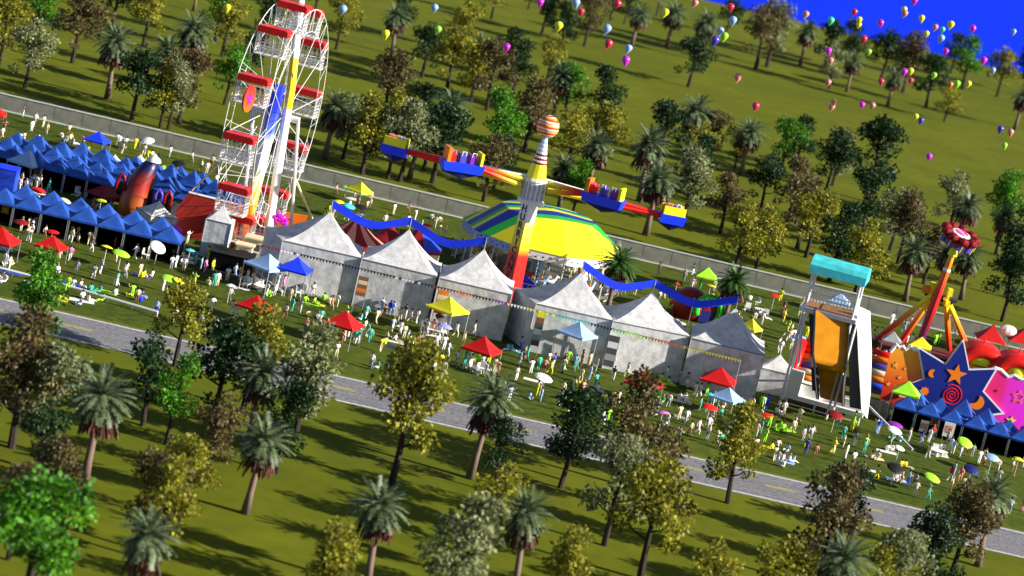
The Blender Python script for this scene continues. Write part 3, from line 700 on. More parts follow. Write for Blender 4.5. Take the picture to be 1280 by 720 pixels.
# ================================================================== carousel
def carousel():
    g = at(668, 346); t = thing('carousel', 'large carousel with a faceted canopy in diagonal blue, green and yellow stripes', 'carousel', g, -YAW)
    LAND.append(('the carousel', Vector((g.x, g.y - 8, 0))))
    Rr = 99 / ppm(g) * 1.03; N = 10; E = 5.6
    m = bpy.data.materials.new('carousel stripes'); m.use_nodes = True
    n = m.node_tree.nodes; l = m.node_tree.links.new; b = n['Principled BSDF']; b.inputs['Roughness'].default_value = .45
    tc_ = n.new('ShaderNodeTexCoord'); d = n.new('ShaderNodeVectorMath'); d.operation = 'DOT_PRODUCT'; be = R(25); d.inputs[1].default_value = (-math.sin(be), math.cos(be), 0)
    r = n.new('ShaderNodeMapRange'); r.inputs[1].default_value = -Rr; r.inputs[2].default_value = Rr
    cr = n.new('ShaderNodeValToRGB'); cr.color_ramp.interpolation = 'CONSTANT'; e = cr.color_ramp.elements
    Yl, Gn, Bl = (.8, .74, .01), (.02, .42, .04), (.008, .025, .26)
    stops = [(0, Yl), (.3, Gn), (.365, Bl), (.445, Yl), (.485, Gn), (.535, Bl), (.615, Yl), (.655, Gn), (.705, Bl), (.78, Yl), (.82, Gn), (.87, Bl)]
    while len(e) < len(stops): e.new(.5)
    for i, (p, k) in enumerate(stops): e[i].position = p; e[i].color = (*k, 1)
    l(tc_.outputs['Object'], d.inputs[0]); l(d.outputs['Value'], r.inputs[0]); l(r.outputs[0], cr.inputs[0]); l(cr.outputs[0], b.inputs['Base Color'])
    MB().lathe([(Rr, E), (Rr * .58, E + 3.3), (.3, E + 4.0)], N).build('canopy', m, t)
    MB().lathe([(Rr, E), (.3, E - .2)], N).build('ceiling', pm('cream'), t)
    MB().lathe([(0, .35), (Rr * .93, .35), (Rr * .93, 0)], 36).build('platform', mat('carousel deck', (.13, .13, .12), .6), t)
    MB().lathe([(.9, .35), (.9, 2.4), (1.2, 2.6), (.8, E)], 12, m=0).build('centre_drum', pm('light blue'), t)
    wm = pm('white'); bl = mat('rounding board print', (.25, .42, .8), .5, .7, 5)
    for i in range(N):
        q0, q1 = 2 * PI * i / N, 2 * PI * (i + 1) / N
        a, b_ = Vector((math.cos(q0), math.sin(q0), 0)) * Rr * .985, Vector((math.cos(q1), math.sin(q1), 0)) * Rr * .985
        mid = (a + b_) / 2; w = (a - b_).length
        bd = MB().box((0, 0, 0), (w * .94, .12, 1.1)).build('rounding_board', wm if math.cos((q0 + q1) / 2) > -.1 else bl, t, mid + Vector((0, 0, E - .6)))
        bd.rotation_euler = (0, 0, math.atan2(b_.y - a.y, b_.x - a.x))
        mk = MB()
        for k in range(6): mk.box((-w * .35 + w * .14 * k, .075 * 0 - .07, random.uniform(-.25, .25)), (.28, .03, .16), 0)
        for k in range(6): mk.box((-w * .35 + w * .14 * k, .07, random.uniform(-.25, .25)), (.28, .03, .16), 0)
        mk.build('ornament', pm('navy'), bd)
        MB().bar(a + Vector((0, 0, .0)), a + Vector((0, 0, E)), .09).build('post', wm, t); MB().bar(mid * .99, mid * .99 + Vector((0, 0, E)), .07).build('post', wm, t)
        if i % 3 != 2:
            f = MB()
            for z in (.15, 1.1): f.box((0, 0, z), (w * .96, .06, .07))
            for k in range(11): f.box((-w * .45 + w * .09 * k, 0, .62), (.05, .05, .95))
            fo = f.build('railing', wm, t, mid * 1.06); fo.rotation_euler = bd.rotation_euler
    # horses: barrel, neck, head, legs in one continuous sweep each
    hb = MB()
    hb.tube([(-.75, 0, 1.15), (-.5, 0, 1.2), (0, 0, 1.12), (.45, 0, 1.2), (.75, 0, 1.6), (.9, 0, 1.95), (1.2, 0, 1.75)], [.12, .3, .28, .3, .18, .16, .08], 8)
    for x, s in ((-.55, -1), (-.55, 1), (.45, -1), (.45, 1)): hb.tube([(x, s * .16, 1.1), (x + s * .15, s * .18, .75), (x + s * .1 - .1, s * .18, .4)], [.13, .08, .05], 5)
    hb.tube([(-.75, 0, 1.2), (-1.0, 0, .95), (-1.02, 0, .6)], [.08, .1, .03], 5)
    hm = hb.mesh('horse', wm, True); pole = MB().bar((0, 0, .4), (0, 0, E - .1), .04).mesh('pole', pm('yellow'))
    sad = MB().box((-.05, 0, 1.42), (.5, .5, .12)).mesh('saddle', pm('bright red'))
    for i in range(30):
        rr = Rr * (.82 if i % 2 else .6); q = 2 * PI * i / 30
        o = link('horse', hm, t, (rr * math.cos(q), rr * math.sin(q), .3 + .25 * math.sin(i * 2.3)), q + PI / 2)
        paint(o, [pm(('white', 'cream', 'brown', 'light blue')[i % 4])]); link('saddle', sad, o); link('pole', pole, o)
carousel()
p = at(648, 362); t = thing('entrance_board', 'bright blue slanted board at the base of the tower ride', 'board', p, -YAW)
MB().prism([(-1.5, 0), (3.6, 0), (-.2, 2.6), (-1.2, 2.2)], 0, .2).build('board', pm('blue'), t)

# ================================================================== tower ride with swinging arms
def hurricane():
    g = at(634, 378); t = thing('tower_ride', 'tall red, yellow and white tower ride with rainbow gondolas on swinging arms', 'tower ride', g, R(45) - YAW)
    LAND.append(('the tower ride', Vector((g.x, g.y - 3, 0))))
    H = zsolve(g, 158); a0 = zsolve(g, 230); hb = a0 - zsolve(g, 254); s = 1.3
    m = ramp_mat('tower paint', [(0, (.6, .008, .008)), (.5, (.75, .012, .01)), (.56, (.82, .3, .01)), (.6, (.85, .72, .01)), (.82, (.85, .8, .1)), (.9, (.8, .8, .78)), (1, (.8, .8, .78))], 2, 0, a0 - 3, .35)
    MB().box((0, 0, (a0 - hb) / 2), (2.05, 2.05, a0 - hb), taper=.72).build('column', m, t)
    MB().lathe([(0, a0 - hb), (1.7, a0 - hb), (1.75, a0 - hb + .4), (1.35, a0 - hb + .6), (1.4, a0 + .4), (1.6, a0 + .5), (1.45, a0 + .8), (0, a0 + .8)], 14).build('head', pm('white'), t)
    rb = MB()
    for i in range(14): q = 2 * PI * i / 14; rb.box((1.4 * math.cos(q), 1.4 * math.sin(q), a0 - hb / 2 + .4), (.12, .25, hb - .4), q)
    rb.build('head_ribs', mat('rib grey', (.4, .4, .42), .4), t)
    k = (H - 1.4 - a0 - .8)
    prof = [(1.3 - 1.0 * i / 20, a0 + .8 + k * i / 20) for i in range(21)]
    MB().lathe(prof, 14, mf=lambda i, j: 0 if i < 7 else (1 if i < 13 else 2) if i % 2 else (0 if i < 7 else 3)).build('spire', [pm('yellow'), pm('dark red'), pm('light blue'), pm('white')], t)
    bm_ = bpy.data.materials.new('swirl ball'); bm_.use_nodes = True
    n = bm_.node_tree.nodes; l = bm_.node_tree.links.new
    tc_ = n.new('ShaderNodeTexCoord'); wv = n.new('ShaderNodeTexWave'); wv.wave_profile = 'SAW'; wv.inputs['Scale'].default_value = .38; wv.inputs['Distortion'].default_value = 2.2; wv.bands_direction = 'Z'
    cr = n.new('ShaderNodeValToRGB'); cr.color_ramp.interpolation = 'CONSTANT'; e = cr.color_ramp.elements
    st = [(0, (.75, .02, .01)), (.2, (.8, .25, .02)), (.42, (.82, .75, .3)), (.55, (.35, .01, .02)), (.7, (.8, .8, .8)), (.88, (.8, .4, .05))]
    while len(e) < len(st): e.new(.5)
    for i, (p, c) in enumerate(st): e[i].position = p; e[i].color = (*c, 1)
    l(tc_.outputs['Object'], wv.inputs[0]); l(wv.outputs[0], cr.inputs[0]); l(cr.outputs[0], n['Principled BSDF'].inputs['Base Color'])
    MB().sphere((0, 0, 0), 1.45, 20, 12).build('ball', bm_, t, (0, 0, H), smooth=True)
    # letters down the shaded face
    for i, ch in enumerate('HURRICANE'):
        f = bpy.data.curves.new('letter', 'FONT'); f.body = ch; f.size = 1.3; f.align_x = 'CENTER'; f.extrude = .03; f.offset = .03
        o = bpy.data.objects.new('letter', f); COL.objects.link(o)
        me = bpy.data.meshes.new_from_object(o.evaluated_get(bpy.context.evaluated_depsgraph_get())); bpy.data.objects.remove(o)
        me.materials.clear(); me.materials.append(pm('navy'))
        z = zsolve(g, 260 + 83 * i / 8) - .5; w = 1.025 * (1 - .28 * (z + .5) / (a0 - hb))
        lo = link('letter', me, t, (-w - .03, 0, z)); lo.rotation_euler = (PI / 2, 0, -PI / 2)
    # arms and gondolas, arranged round the head
    def car(par, p, rz, big):
        o = MB().box((0, 0, .35), (2.7 if not big else 4.4, 1.7, .9), taper=1.12).build('car', pm('blue'), par, p); o.rotation_euler = (0, 0, rz); o.scale = (1.12, 1.12, 1.3)
        ln = 2.7 if not big else 4.4
        MB().box((0, -.75 if not big else 0, 1.2), (ln * .95, .25, .85) if not big else (.3, 1.7, 1.6)).build('car_panel', pm('yellow'), o, None if not big else (ln / 2 - .2, 0, 0))
        MB().box((0, .75, 1.2) if not big else (-ln / 2 + .3, 0, 1.2), (ln * .95, .25, .9) if not big else (.4, 1.7, 1.9)).build('car_panel', pm('yellow' if not big else 'orange'), o)
        for kx in range(2 if not big else 3):
            x = -ln / 2 + ln * (kx + .7) / (2.6 if not big else 3.6)
            MB().box((x, .1, 1.2), (.7, 1.1, .9)).build('seat', pm(('bright red', 'indigo', 'purple')[kx]), o)
            MB().tube([(x - .25, -.3, 1.1), (x - .2, -.5, 1.9), (x + .2, -.5, 1.9), (x + .25, -.3, 1.1)], .07, 5).build('harness', pm('white' if kx else 'pink'), o)
        MB().tube([(-ln / 2, 0, .0), (0, 0, -.3), (ln / 2, 0, 0)], [.3, .55, .3], 8).build('keel', pm('navy'), o)
    T0 = Vector((0, 0, a0))
    inv = Matrix.Rotation(-(R(45) - YAW), 3, 'Z')
    for px, py, dy, big in ((494, 186, 5.5, False), (577, 207, -3, True), (754, 249, -3.5, True), (840, 272, 2, False)):
        w = atY(px, py, g.y + dy) - g; p = inv @ w; p.z = w.z
        d = (p - T0); fl = Vector((d.x, d.y, 0)).normalized(); rz = math.atan2(fl.y, fl.x)
        s0 = T0 + fl * 1.8; e0_ = p - fl * (1.5 if not big else 2.3) + Vector((0, 0, .1))
        am = ramp_mat('arm paint %d' % px, [(0, (.8, .8, .75)), (.1, (.85, .7, .02)), (.3, (.85, .6, .02)), (.45, (.8, .22, .01)), (.6, (.75, .02, .01)), (1, (.7, .01, .01))], 0, 0, d.length, .35, vec=tuple(fl))
        for oz, rr in ((.45, .3), (-.45, .34)):
            MB().tube([s0 + Vector((0, 0, oz)), s0.lerp(e0_, .5) + Vector((0, 0, oz * .7)), e0_ + Vector((0, 0, oz * .2))], [rr, rr, rr * .9], 6).build('arm', am, t)
        MB().bar(T0 + fl * 1.2 + Vector((0, 0, .9)), s0.lerp(e0_, .55) + Vector((0, 0, .5)), .1, 5).build('ram', pm('white'), t)
        car(t, p - Vector((0, 0, .6)), rz if px > 640 else rz + PI, big)
hurricane()
# ================================================================== giant slide
def slide():
    g = at(1034, 511); t = thing('giant_slide', 'tall white tower slide with a cyan roof and orange chute', 'slide', g, -YAW - R(11))
    LAND.append(('the giant slide', Vector((g.x, g.y - 4, 0))))
    sc_ = ppm(g); w = 6.4; d = 4.2
    zp = 1.25; zt = zsolve(g, 393); zr = zsolve(g, 352)                       # base deck, top deck, eaves
    wm, st = pm('white'), mat('white steel', (.62, .62, .64), .4, .1, 2)
    ch = mat('chute orange', (.62, .24, .006), .4, .18, .7)
    yb = -1.4; X0 = -2.3
    rot = Matrix.Rotation(-t.rotation_euler.z, 3, 'Z'); tw = g + Matrix.Rotation(t.rotation_euler.z, 3, 'Z') @ Vector((X0, yb - d, 0))
    zt, zr = zsolve(tw, 391), zsolve(tw, 346)
    def lp(px, py, dy): return rot @ (atY(px, py, tw.y + dy) - g)
    # the chute follows the photograph's curve: steep drop, hump, run-out set back to put it in shade
    rows = [((1019, 388), (1060, 398), 0), ((1018.5, 410), (1059.5, 420), -1.3), ((1017.5, 430), (1058.5, 441), -2.4), ((1017, 446), (1057.5, 456), -3.5), ((1019, 453), (1057, 462), -3.8), ((1022, 460), (1057, 469), -.9), ((1024, 478), (1056, 487), -.3), ((1025, 497), (1055, 505), -.9)]
    LR = [(lp(*l_, dy), lp(*r_, dy)) for l_, r_, dy in rows]
    ch = mat('chute orange', (.7, .25, .006), .4, .15, .7)
    b = MB(); vs = []
    for p, q in LR: vs += [p, q]
    n_ = len(LR); b.add(vs, [(i * 2, i * 2 + 1, i * 2 + 3, i * 2 + 2) for i in range(n_ - 1)])
    b.build('chute', ch, t, smooth=True)
    mw = mat('side net', (.06, .06, .065), .6, .4, 6)
    hg = (.2, .25, .25, .3, .9, 3.4, 4.0, 3.4)  # lower side walls extended forward to block light from the run-out
    for k, sx in ((0, -1), (1, 1)):
        vs = []
        for i, pr in enumerate(LR):
            p = pr[k]; vs += [p + Vector((0, .1, -.3)), p + Vector((0, -hg[i], .45)), p + Vector((sx * .14, .1, -.3)), p + Vector((sx * .14, -hg[i], .45))]
        MB().add(vs, [f for i in range(n_ - 1) for f in ((i * 4, i * 4 + 1, i * 4 + 5, i * 4 + 4), (i * 4 + 2, i * 4 + 6, i * 4 + 7, i * 4 + 3), (i * 4 + 1, i * 4 + 3, i * 4 + 7, i * 4 + 5))]).build('side_wall', mw, t)
    for pxs in (((1011, 392), (1019, 394), (1024, 490), (1015, 488)), ((1060, 402), (1072, 405), (1076, 512), (1062, 509))):
        pp = [lp(x, y, .3 if i < 2 else -2.2) for i, (x, y) in enumerate(pxs)]
        MB().add([p for p in pp] + [p + Vector((0, .3, 0)) for p in pp], [(0, 1, 2, 3), (7, 6, 5, 4), (0, 4, 5, 1), (1, 5, 6, 2), (2, 6, 7, 3), (3, 7, 4, 0)]).build('stair_screen', mw, t)
    sp = [lp(x, y, dy) for x, y, dy in ((1073, 383, 1.0), (1086, 389, 1.6), (1088, 440, .6), (1086.5, 492, -1.2), (1082.5, 523, -2.6), (1077, 516, -3), (1073, 450, -1.6), (1071, 402, -.2))]
    MB().add(sp + [p + Vector((.16, .05, 0)) for p in sp], [tuple(range(8))[::-1], tuple(range(8, 16))] + [(i, (i + 1) % 8, (i + 1) % 8 + 8, i + 8) for i in range(8)]).build('side_sail', mat('white sail cloth', (.8, .8, .8), .6, .05), t)
    MB().bar(lp(1072, 400, -.1), lp(1042, 512, -3.2), .16, 6).build('brace', st, t); MB().bar(lp(1005, 390, -.1), lp(998, 455, -1), .14, 6).build('brace', st, t)
    # scaffolding, deck, railings
    px_ = w / 2 - .3
    for sx in (-1, 1):
        for y in (yb, yb - d):
            MB().bar((sx * px_, y, 0), (sx * px_, y, zr), .16, 8).build('post', st, t)
    MB().box((0, yb - d / 2, zt - .25), (w + .5, d + .6, .5)).build('top_deck', st, t)
    MB().box((0, yb - d / 2, zt + .1), (w - .6, d - .5, .16)).build('deck_boards', mat('deck boards', (.35, .14, .04), .7, .3, 2), t)
    r = MB()
    for y in (yb, yb - d):
        r.bar((-px_, y, zt + 1.9), (px_, y, zt + 1.9), .07)
        for k in range(15): r.bar((-px_ + 2 * px_ * k / 14, y, zt), (-px_ + 2 * px_ * k / 14, y, zt + 1.9), .035, 4)
    for sx in (-1, 1):
        r.bar((sx * px_, yb, zt + 1.9), (sx * px_, yb - d, zt + 1.9), .07)
        for k in range(9): r.bar((sx * px_, yb - d * k / 8, zt), (sx * px_, yb - d * k / 8, zt + 1.9), .035, 4)
    r.build('railing', st, t)
    # arched cyan roof
    cy = mat('cyan canvas', (.07, .62, .66), .55, .25, 1.2); b = MB(); N = 8; vs = []
    for i in range(N + 1):
        a = PI * i / N
        for x in (-w / 2 - .2, w / 2 + .2): vs.append((x, yb - d / 2 - (d / 2 + .35) * math.cos(a), zr - .3 + 1.9 * math.sin(a) ** .7))
    b.add(vs, [(i * 2, i * 2 + 1, i * 2 + 3, i * 2 + 2) for i in range(N)] + [tuple(range(0, 2 * N + 2, 2)), tuple(range(1, 2 * N + 2, 2))[::-1]])
    b.build('roof', cy, t)
    # base frame
    MB().box((-.2, -1.9, zp), (9.6, 4.8, .55)).build('base_deck', wm, t)
    for x in (-4.7, -1.2, 1.6, 4.3):
        for y in (-4.1, .3): MB().bar((x, y, 0), (x, y, zp), .12, 6).build('base_leg', st, t)
    r = MB(); r.bar((-4.7, -4.3, .35), (4.3, -4.3, .35), .08); r.bar((-4.7, -4.3, 3.2), (4.4, -4.3, 3.0), .11); r.bar((-4.7, -4.3, 1.4), (-4.7, -4.3, 3.2), .1); r.bar((4.4, -4.3, 1.4), (4.4, -4.3, 3.0), .1); r.build('base_rail', st, t)
    MB().box((-2.3, -2.4, zp + 1.0), (2.6, 1.8, 1.5)).build('landing_box', wm, t); MB().box((3.2, -2.6, zp + .8), (2.6, 1.6, 1.1)).build('landing_box', wm, t)
    MB().box((-4.2, -3.8, zp + 1.7), (1.6, 1.4, 2.9)).build('ticket_cabin', wm, t)
    for a_, b_ in (((-4.7, -4.3, 3.1), (-17.2, -6.2, .1)), ((4.4, -4.3, 3.0), (11.5, -9.2, .1))): MB().bar(a_, b_, .14, 6).build('stay_beam', st, t)
slide()
for o_ in bpy.data.objects['giant_slide'].children:
    if o_.name.split('.')[0] in ('post', 'top_deck', 'deck_boards', 'railing', 'roof'): o_.location.x -= 2.3
# ================================================================== looping arm ride
def claw():
    foot = [(1093, 427), (1122, 433), (1187, 443), (1219, 458)]
    g = at(1156, 446); t = thing('looping_ride', 'swinging arm ride with a red flower gondola and yellow to red splayed legs', 'pendulum ride', g, 0)
    LAND.append(('the swinging arm ride', Vector((g.x, g.y - 4, 0))))
    gm = ramp_mat('leg fade', [(0, (.5, .005, .01)), (.3, (.72, .04, .008)), (.62, (.82, .3, .01)), (.82, (.85, .7, .01)), (1, (.85, .78, .02))], 2, 0, zsolve(g, 372), .35)
    zt = zsolve(g, 372)
    for i, (a, f) in enumerate((((1165, 368), foot[0]), ((1167, 369), foot[1]), ((1182, 373), foot[2]), ((1184, 374), foot[3]))):
        top = atY(*a, g.y + (2 if i in (1, 3) else 1)) - g; fp = at(*f) - g
        MB().tube([top, top.lerp(fp, .5), fp], [.36, .42, .42], 7).build('leg', gm, t)
    ax = atY(1174, 374, g.y + 1.5) - g
    l_, r_ = atY(1157, 366, g.y + 1.5) - g, atY(1190, 378, g.y + 1.5) - g
    for nm, p in (('l', l_), ('r', r_)):
        q = p.lerp(ax, .35)
        MB().box((q.x, q.y, q.z + .6), (.65, 1.0, 2.4)).build('bearing_tower', pm('yellow'), t)
        MB().lathe([(.0, -.6), (.6, -.5), (.6, .5), (0, .6)], 12).build('motor', pm('orange' if nm == 'l' else 'dark grey'), t, p + Vector((0, 0, .5))).rotation_euler = (0, PI / 2, 0)
    MB().bar(l_, r_, .4, 10).build('axle', pm('black'), t)
    bot = atY(1147, 436, g.y + .5) - g; top = atY(1192, 314, g.y + .5) - g; axm = atY(1171, 376, g.y + .5) - g
    d = (top - bot); Lz = d.length
    am = ramp_mat('swing arm fade', [(0, (.06, .01, .16)), (.12, (.1, .005, .09)), (.3, (.3, .004, .02)), (.6, (.7, .01, .008)), (.85, (.82, .2, .01)), (.93, (.85, .35, .01)), (1, (.85, .75, .02))], 2, bot.z, top.z)
    MB().tube([bot, bot.lerp(top, .4), bot.lerp(top, .8), top], [.5, .62, .5, .36], 10).build('swing_arm', am, t)
    # gondola: ring of red petal seats facing out
    u = d.normalized(); hub = top + u * 1.0
    q = u.to_track_quat('Z', 'Y')
    gd = MB().lathe([(.2, -1.2), (.8, -.9), (2.3, .1), (2.5, .5), (1.3, .8), (.0, .9)], 18).build('gondola', pm('dark red'), t, hub + u * .6)
    q = (u * .75 + Vector((.18, -.35, .55))).to_track_quat('Z', 'Y'); gd.rotation_euler = q.to_euler()
    for i in range(9):
        a = 2 * PI * i / 9; ca, sa = math.cos(a), math.sin(a)
        b = MB().sphere((2.2 * ca, 2.2 * sa, .9), .8, 8, 6, sq=(1, 1, .7)).build('petal_seat', mat('petal red', (.2, .004, .007), .4), gd)
        b = MB().box((2.15 * ca, 2.15 * sa, -.1), (.35, 1.0, .95), a).build('seat_pad', pm('indigo'), gd)
        MB().bar((2.6 * ca, 2.6 * sa, -.6), (2.7 * ca, 2.7 * sa, .5), .07, 5).build('restraint', pm('yellow'), gd)
    MB().lathe([(1.15, .95), (1.35, 1.1), (1.1, 1.22), (0, 1.25)], 20).build('top_ring', pm('white'), gd)
    MB().lathe([(.95, 1.2), (.9, 1.3), (0, 1.32)], 20).build('emblem', ramp_mat('emblem', [(0, (.6, .05, .3)), (.35, (.7, .3, .6)), (.6, (.6, .05, .2)), (1, (.75, .3, .5))], 0, -1, 1, .4, True), gd)
    MB().tube([top - u * .6, top + u * .5], [.7, .5], 8).build('collar', pm('yellow'), t)
    MB().tube([top - u * 2.9, top - u * 2.5], [.55, .55], 10).build('collar', pm('white'), t)
    MB().box((0, 1, .35), (13, 6, .6)).build('platform', mat('ride deck', (.16, .02, .03), .6), t)
claw()
# ================================================================== star ride facade
def facade():
    YF = STALL_R.y + 8.5
    def P2(px, py, o): p = atY(px, py, YF); return (p.x - o.x, max(.05, p.z))
    o = atY(1205, 500, YF); o.z = 0
    t = thing('star_ride_front', 'painted ride front with a huge dark blue star, orange gable and pink wall', 'ride front', o)
    LAND.append(('the star panel', Vector((o.x, o.y - 10, 0))))
    star = [(1149, 435.5), (1182, 455.5), (1203, 426.7), (1210, 462), (1243, 461), (1227, 488), (1251, 514.5), (1214, 519), (1193, 536), (1172, 518), (1150, 512), (1155, 493), (1139, 479), (1155.5, 473)]
    sp_ = [P2(x, y, o) for x, y in star]; cx = sum(x for x, _ in sp_) / 14; cz = sum(z for _, z in sp_) / 14
    MB().prism([(cx + (x - cx) * 1.07, cz + (z - cz) * 1.07) for x, z in sp_], -.35, -.1).build('star_border', pm('white'), t)
    so = MB().prism(sp_, -.5, -.352).build('star_panel', mat('star blue', (.008, .018, .2), .4, .15, .5), t)
    def S(c, r, k, inner=.42, rot=PI / 2): return [(c[0] + r * (1 if i % 2 == 0 else inner) * math.cos(rot + i * PI / k), c[1] + r * (1 if i % 2 == 0 else inner) * math.sin(rot + i * PI / k)) for i in range(2 * k)]
    ogm = pm('orange'); f = 1 / (ppm(o))
    MB().prism(S(P2(1194, 467, o), 13.5 * f, 5), -.62, -.502).build('small_star', ogm, so)
    MB().prism(S(P2(1154.5, 487.5, o), 5.8 * f, 8, .78), -.62, -.502).build('sun_motif', ogm, so)
    def moon(c, r, rot):
        a = [(r * math.cos(rot + R(60) + k * R(240) / 14), r * math.sin(rot + R(60) + k * R(240) / 14)) for k in range(15)]
        # inner arc
        b = [(a[-1][0] * (1 - k / 8) + a[0][0] * k / 8 - math.cos(rot) * .42 * r * math.sin(PI * k / 8), a[-1][1] * (1 - k / 8) + a[0][1] * k / 8 - math.sin(rot) * .42 * r * math.sin(PI * k / 8)) for k in range(1, 8)]
        return [(c[0] + x, c[1] + z) for x, z in a + b]
    MB().prism(moon(P2(1164.5, 465.3, o), 5.0 * f, 0.1), -.62, -.502).build('moon', ogm, so)
    MB().prism(moon(P2(1220, 501.5, o), 9.0 * f, PI * .78), -.62, -.502).build('moon', ogm, so)
    c = P2(1188.5, 492.8, o); pts = []
    for k in range(64):
        a = k / 64 * 2 * PI * 3.4; r = 1.2 * f + 12.6 * f * (k / 64) ** 1.2; pts.append((c[0] + r * math.cos(a), -.53, c[1] + r * math.sin(a)))
    MB().tube(pts, .085, 5).build('spiral', pm('bright red'), so)
    # orange gable on the left
    og = [(1113, 440), (1121, 430.5), (1124, 434), (1129, 433), (1132, 437), (1139, 433.5), (1143, 437), (1149, 437), (1157, 474), (1140, 480), (1150, 512), (1097, 512)]
    gm = ramp_mat('gable fade', [(0, (.25, .008, .01)), (.35, (.62, .04, .008)), (.75, (.8, .25, .01)), (1, (.82, .34, .01))], 2, 0, P2(1121, 430, o)[1], .4)
    go = MB().prism([P2(x, y, o) for x, y in og], 0.0, .25).build('orange_gable', gm, t)
    fr = MB(); tp = [(1113, 440), (1121, 430.5), (1124, 434), (1129, 433), (1132, 437), (1139, 433.5), (1143, 437), (1149, 437)]
    fr.tube([(P2(x, y, o)[0], .1, P2(x, y, o)[1]) for x, y in tp], .24, 6); fr.build('wavy_rim', pm('white'), go)
    for x, y, r in ((1119, 456.5, 4.5), (1131, 461, 2.2), (1124, 472, 3), (1110, 480, 3.5)): MB().prism(S(P2(x, y, o), r * f, 5), -.07, -.003).build('small_star', mat('gable star', (.8, .35, .06), .5), go)
    # pink wall on the right
    pk = [(1238, 463), (1244, 460), (1252, 463), (1260, 471), (1268, 469), (1276, 474), (1300, 478), (1300, 545), (1222, 540), (1227, 488)]
    km = ramp_mat('pink wall fade', [(0, (.65, .01, .1)), (.38, (.72, .015, .22)), (.5, (.75, .02, .5)), (1, (.78, .02, .75))], 0, P2(1228, 500, o)[0], P2(1285, 500, o)[0], .45)
    po = MB().prism([P2(x, y, o) for x, y in pk], 0.0, .25).build('pink_wall', km, t)
    fr = MB(); fr.tube([(P2(x, y, o)[0], .1, P2(x, y, o)[1]) for x, y in pk[:7]], .24, 6); fr.build('wavy_rim', pm('white'), po)
    so2 = S(P2(1274, 496, o), 10 * f, 5, .45); si2 = S(P2(1274, 496, o), 7.0 * f, 5, .42)
    ol = MB(); n_ = 10
    ol.add([(x, -.1, z) for x, z in so2] + [(x, -.1, z) for x, z in si2], [(i, (i + 1) % 10, (i + 1) % 10 + 10, i + 10) for i in range(10)]); ol.build('outline_star', pm('orange'), po)
    MB().prism(S(P2(1263.5, 526, o), 6.5 * f, 5), -.1, -.003).build('small_star', pm('yellow'), po)
    MB().prism(S(P2(1247, 488, o), 2 * f, 6, .8), -.1, -.003).build('small_star', pm('bright red'), po)
facade()
# ================================================================== inflatables
def inflatable_arch(px, py, r, cols, label, back=3.0):
    p = at(px, py); t = thing('inflatable_tunnel', label, 'inflatable', p, -YAW)
    b = MB(); n = 14
    for k in range(4):
        y = k * back / 3; b.tube([(r * math.cos(PI * i / n), y, .2 + r * math.sin(PI * i / n)) for i in range(n + 1)], r * .34, 9)
    b.build('tunnel', pm(cols[0]), t, smooth=True)
    MB().sphere((0, -.1, r * .55), r * .55, 12, 8, sq=(1, .5, 1.1)).build('belly', pm(cols[1]), t, smooth=True)
    MB().box((0, -r * .36, r * .5), (r * 1.0, .12, .16)).build('mouth', pm(cols[2]), t)
    MB().tube([(0, back / 2, r), (0, back / 2, r * 1.7)], [.3, .05], 6).build('spike', pm(cols[0]), t)
pb = at(1225, 470)
inflatable_arch(1222, 470, 3.1, ('bright red', 'yellow', 'dark red'), 'rounded red inflatable with a yellow belly beside the star point')
inflatable_arch(1266, 482, 3.1, ('bright red', 'yellow', 'dark red'), 'rounded red inflatable with a yellow belly above the pink wall')
def green_tunnel():
    p = at(877, 402); t = thing('inflatable_tunnel', 'dark red inflatable dome with a green ring mouth behind the marquees', 'inflatable', p, .25)
    MB().sphere((-1.6, 1.4, 1.6), 2.5, 14, 9, sq=(1.05, 1.1, 1)).build('dome', mat('dome red', (.22, .01, .012), .4), t, smooth=True)
    MB().tube([(1.75 * math.cos(PI * (i / 16 * 1.3 - .15)), -1.3, 1.9 + 1.75 * math.sin(PI * (i / 16 * 1.3 - .15))) for i in range(17)], .5, 9).build('ring', pm('green'), t, smooth=True)
    MB().box((0, -1.0, 1.0), (2.2, .4, 1.6)).build('inner', pm('navy'), t)
    MB().lathe([(1.6, -.2), (1.6, .2), (0, .3)], 16).build('inner_face', pm('dark red'), t, (0, -.9, 1.9)).rotation_euler = (PI / 2, 0, 0)
green_tunnel()
def bounce(px, py, label, cols, w=4.2, h=5.4):
    p = at(px, py); t = thing('bouncy_slide', label, 'inflatable', p, -.25)
    MB().box((0, .8, .5), (w, 5, 1.0)).build('base', pm(cols[0]), t)
    for sx in (-1, 1): MB().tube([(sx * w * .45, -1.8, .6), (sx * w * .45, .2, h * .55), (sx * w * .45, 1.8, h), (sx * w * .45, 3, h * .9), (sx * w * .45, 3.2, .5)], [.5, .6, .65, .6, .5], 9).build('side_wall', pm(cols[1]), t, smooth=True)
    MB().tube([(-w * .45, 3, h * .9), (0, 3, h * 1.05), (w * .45, 3, h * .9)], .6, 9).build('arch', pm(cols[1]), t, smooth=True)
    for k in range(6): MB().tube([(-w * .36, -1.6 + k * .75, .9 + k * .7), (w * .36, -1.6 + k * .75, .9 + k * .7)], .38, 8).build('step_tube', pm(('royal blue', 'orange', 'cream', 'indigo', 'orange', 'bright red')[k]), t, smooth=True)
bounce(1006, 487, 'red inflatable slide with blue, orange and yellow steps beside the giant slide', ('bright red', 'bright red'))
bounce(1094, 488, 'red and indigo inflatable slide between giant slide and orange gable', ('indigo', 'bright red'), 5.5, 3.2)
